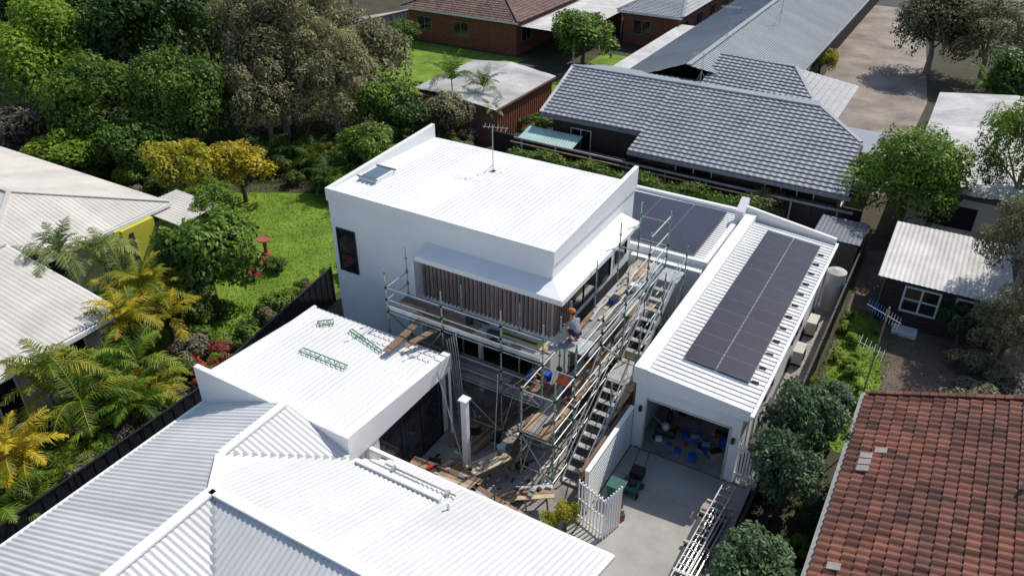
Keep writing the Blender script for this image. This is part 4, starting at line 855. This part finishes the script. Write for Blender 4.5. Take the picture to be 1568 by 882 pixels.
# ------------------------------------------------------------------ workers
def worker(loc,rz,joints,edges,rad,lab,head,hatm,name="construction_worker",shirt="grey_shirt"):
    root=E(name);J=list(joints.keys());vs=[joints[k] for k in J];es=[(J.index(a),J.index(b)) for a,b in edges];rads=[rad[k] for k in J]
    for sd in ("L","R"):
        w=V(joints["wr"+sd]);h=V(joints["ha"+sd]);d=(h-w).normalized();s=V((1,0,0));s=(s-d*s.dot(d)).normalized();u=d.cross(s);hi=J.index("ha"+sd)
        for k,(o_,l) in enumerate(((-.035,.07),(-.012,.082),(.012,.078),(.034,.06))):
            a=h+s*o_+d*.03;b=a+d*l*.5-V((0,0,.01));c=b+d*l*.35-V((0,0,.03))
            i=len(vs);vs+= [a,b,c];rads+= [.012,.010,.008];es+= [(hi,i),(i,i+1),(i+1,i+2)]
        t=w.lerp(h,.5)+s*(-.05 if sd=="R" else .05);t2=t+d*.05+s*(-.015 if sd=="R" else .015);i=len(vs);vs+= [t,t2];rads+= [.013,.010];es+= [(hi,i),(i,i+1)]
    me=bpy.data.meshes.new("body");me.from_pydata([tuple(v) for v in vs],es,[]);o=bpy.data.objects.new("body",me);COL.objects.link(o)
    md=o.modifiers.new("s",'SKIN');md.use_smooth_shade=True
    for i,v in enumerate(me.skin_vertices[0].data): v.radius=(rads[i],rads[i]);v.use_root=(i==0)
    o.modifiers.new("ss",'SUBSURF').levels=1
    bpy.context.view_layer.update();dg=bpy.context.evaluated_depsgraph_get();m2=bpy.data.meshes.new_from_object(o.evaluated_get(dg));bpy.data.objects.remove(o)
    mats=[shirt,"navy_shorts","skin","boots"]
    m2.materials.clear()
    for mm in mats: m2.materials.append(M[mm])
    segs=[(V(joints[a]),V(joints[b]),lab.get((a,b),2)) for a,b in edges]
    for p in m2.polygons:
        best=9;bl=2
        for a,b,l in segs:
            ab=b-a;t=max(0,min(1,(p.center-a).dot(ab)/ab.length_squared));dd=(p.center-(a+ab*t)).length
            if dd<best:
                best=dd;bl=l if not isinstance(l,tuple) else (l[0] if t<l[2] else l[1])
        p.material_index=bl
    ob=bpy.data.objects.new("body",m2);COL.objects.link(ob);ob.parent=root
    h=V(head);mb=MB();mb.ball(h,.105,"skin",.86,1.0,1.18,16,12);mb.ball(h+V((0,.105,-.01)),.02,"skin",.8,1,1.2,8,6)
    for sx in (-1,1):
        mb.ball(h+V((sx*.092,0,-.005)),.026,"skin",.4,.8,1.2,8,6);mb.ball(h+V((sx*.035,.092,.02)),.012,"hair",1,.6,.8,8,6)
    mb.box(h.x-.025,h.x+.025,h.y+.093,h.y+.1,h.z-.055,h.z-.047,"red_plastic")
    mb.ball(h+V((0,-.018,.018)),.110,"hair",.9,1,1.1,16,10)
    if hatm:
        mb.ball(h+V((0,-.005,.05)),.115,hatm,.95,1.05,.85,16,10);mb.hexa([(h.x-.075,h.y+.08,h.z+.05),(h.x+.075,h.y+.08,h.z+.05),(h.x+.06,h.y+.2,h.z+.035),(h.x-.06,h.y+.2,h.z+.035)],[(h.x-.075,h.y+.08,h.z+.065),(h.x+.075,h.y+.08,h.z+.065),(h.x+.06,h.y+.2,h.z+.047),(h.x-.06,h.y+.2,h.z+.047)],hatm)
    mb.obj("head",root,smooth=True);root.location=loc;root.rotation_euler=(0,0,rz)
ED=[("pel","bel"),("bel","che"),("che","nec"),("nec","hed"),("che","shL"),("che","shR")]
for s in "LR": ED+= [("pel","hi"+s),("hi"+s,"kn"+s),("kn"+s,"an"+s),("an"+s,"to"+s),("sh"+s,"el"+s),("el"+s,"wr"+s),("wr"+s,"ha"+s)]
RAD=dict(pel=.14,bel=.135,che=.15,nec=.055,hed=.05)
for s in "LR": RAD.update({"hi"+s:.105,"kn"+s:.062,"an"+s:.042,"to"+s:.04,"sh"+s:.068,"el"+s:.045,"wr"+s:.03,"ha"+s:.028})
LAB={("pel","bel"):(1,0,.4),("bel","che"):0,("che","nec"):(0,2,.8),("nec","hed"):2,("che","shL"):0,("che","shR"):0}
for s in "LR": LAB.update({("pel","hi"+s):1,("hi"+s,"kn"+s):(1,2,.75),("kn"+s,"an"+s):(2,3,.8),("an"+s,"to"+s):3,("sh"+s,"el"+s):(0,2,.55),("el"+s,"wr"+s):2,("wr"+s,"ha"+s):2})
def crouch():
    j=dict(pel=(0,0,.36),bel=(0,.06,.52),che=(0,.18,.74),nec=(0,.25,.88),hed=(0,.28,.96))
    for s,x in (("L",-1),("R",1)):
        j.update({"hi"+s:(x*.1,.0,.36),"kn"+s:(x*.19,.38,.50),"an"+s:(x*.15,.1,.08),"to"+s:(x*.17,.3,.045),"sh"+s:(x*.19,.2,.80),"el"+s:(x*.25,.36,.58),"wr"+s:(x*.15,.56,.48),"ha"+s:(x*.13,.63,.45)})
    return j
def kneel():
    j=dict(pel=(0,0,.52),bel=(0,.08,.68),che=(0,.26,.84),nec=(0,.38,.93),hed=(0,.43,.99))
    for s,x in (("L",-1),("R",1)):
        j.update({"hi"+s:(x*.1,.0,.5),"kn"+s:(x*.14,.16,.07),"an"+s:(x*.13,-.28,.07),"to"+s:(x*.13,-.42,.04),"sh"+s:(x*.19,.28,.88),"el"+s:(x*.25,.42,.62),"wr"+s:(x*.16,.6,.42),"ha"+s:(x*.14,.66,.37)})
    return j
worker((-9.25,20.2,3.965),math.radians(60),crouch(),ED,RAD,LAB,(0,.33,1.08),"orange_cap")
worker((-9.05,19.3,2.125),math.radians(70),kneel(),ED,RAD,LAB,(0,.5,1.08),None,shirt="orange_shirt")
worker((-10.6,19.1,2.125),math.radians(-60),crouch(),ED,RAD,LAB,(0,.33,1.08),None,shirt="blue_plastic")
# ------------------------------------------------------------------ light, world, camera
w=bpy.data.worlds.new("World");scene.world=w;w.use_nodes=True;nt=w.node_tree;bg=nt.nodes["Background"];sk=nt.nodes.new("ShaderNodeTexSky");sk.sky_type='NISHITA';sk.sun_disc=False
SEL=math.radians(51);SAZ=math.radians(20)
sk.sun_elevation=SEL;sk.sun_rotation=SAZ;nt.links.new(sk.outputs[0],bg.inputs["Color"]);bg.inputs["Strength"].default_value=.14
sd=V((math.sin(SAZ)*math.cos(SEL),math.cos(SAZ)*math.cos(SEL),math.sin(SEL)))
sl=bpy.data.lights.new("sun",'SUN');sl.energy=3.9;sl.angle=math.radians(.5);sl.color=(1,.95,.86);so=bpy.data.objects.new("sun",sl);COL.objects.link(so);so.rotation_euler=sd.to_track_quat('Z','Y').to_euler();so.location=(20,60,60)
cam=bpy.data.cameras.new("camera");cam.lens=28.01;cam.sensor_width=36;cam.clip_end=3000;co=bpy.data.objects.new("camera",cam);COL.objects.link(co);co.location=(0,0,20);co.rotation_euler=(math.radians(58),0,math.radians(30.3));scene.camera=co
scene.view_settings.view_transform='Standard';scene.view_settings.look='None';scene.view_settings.exposure=0
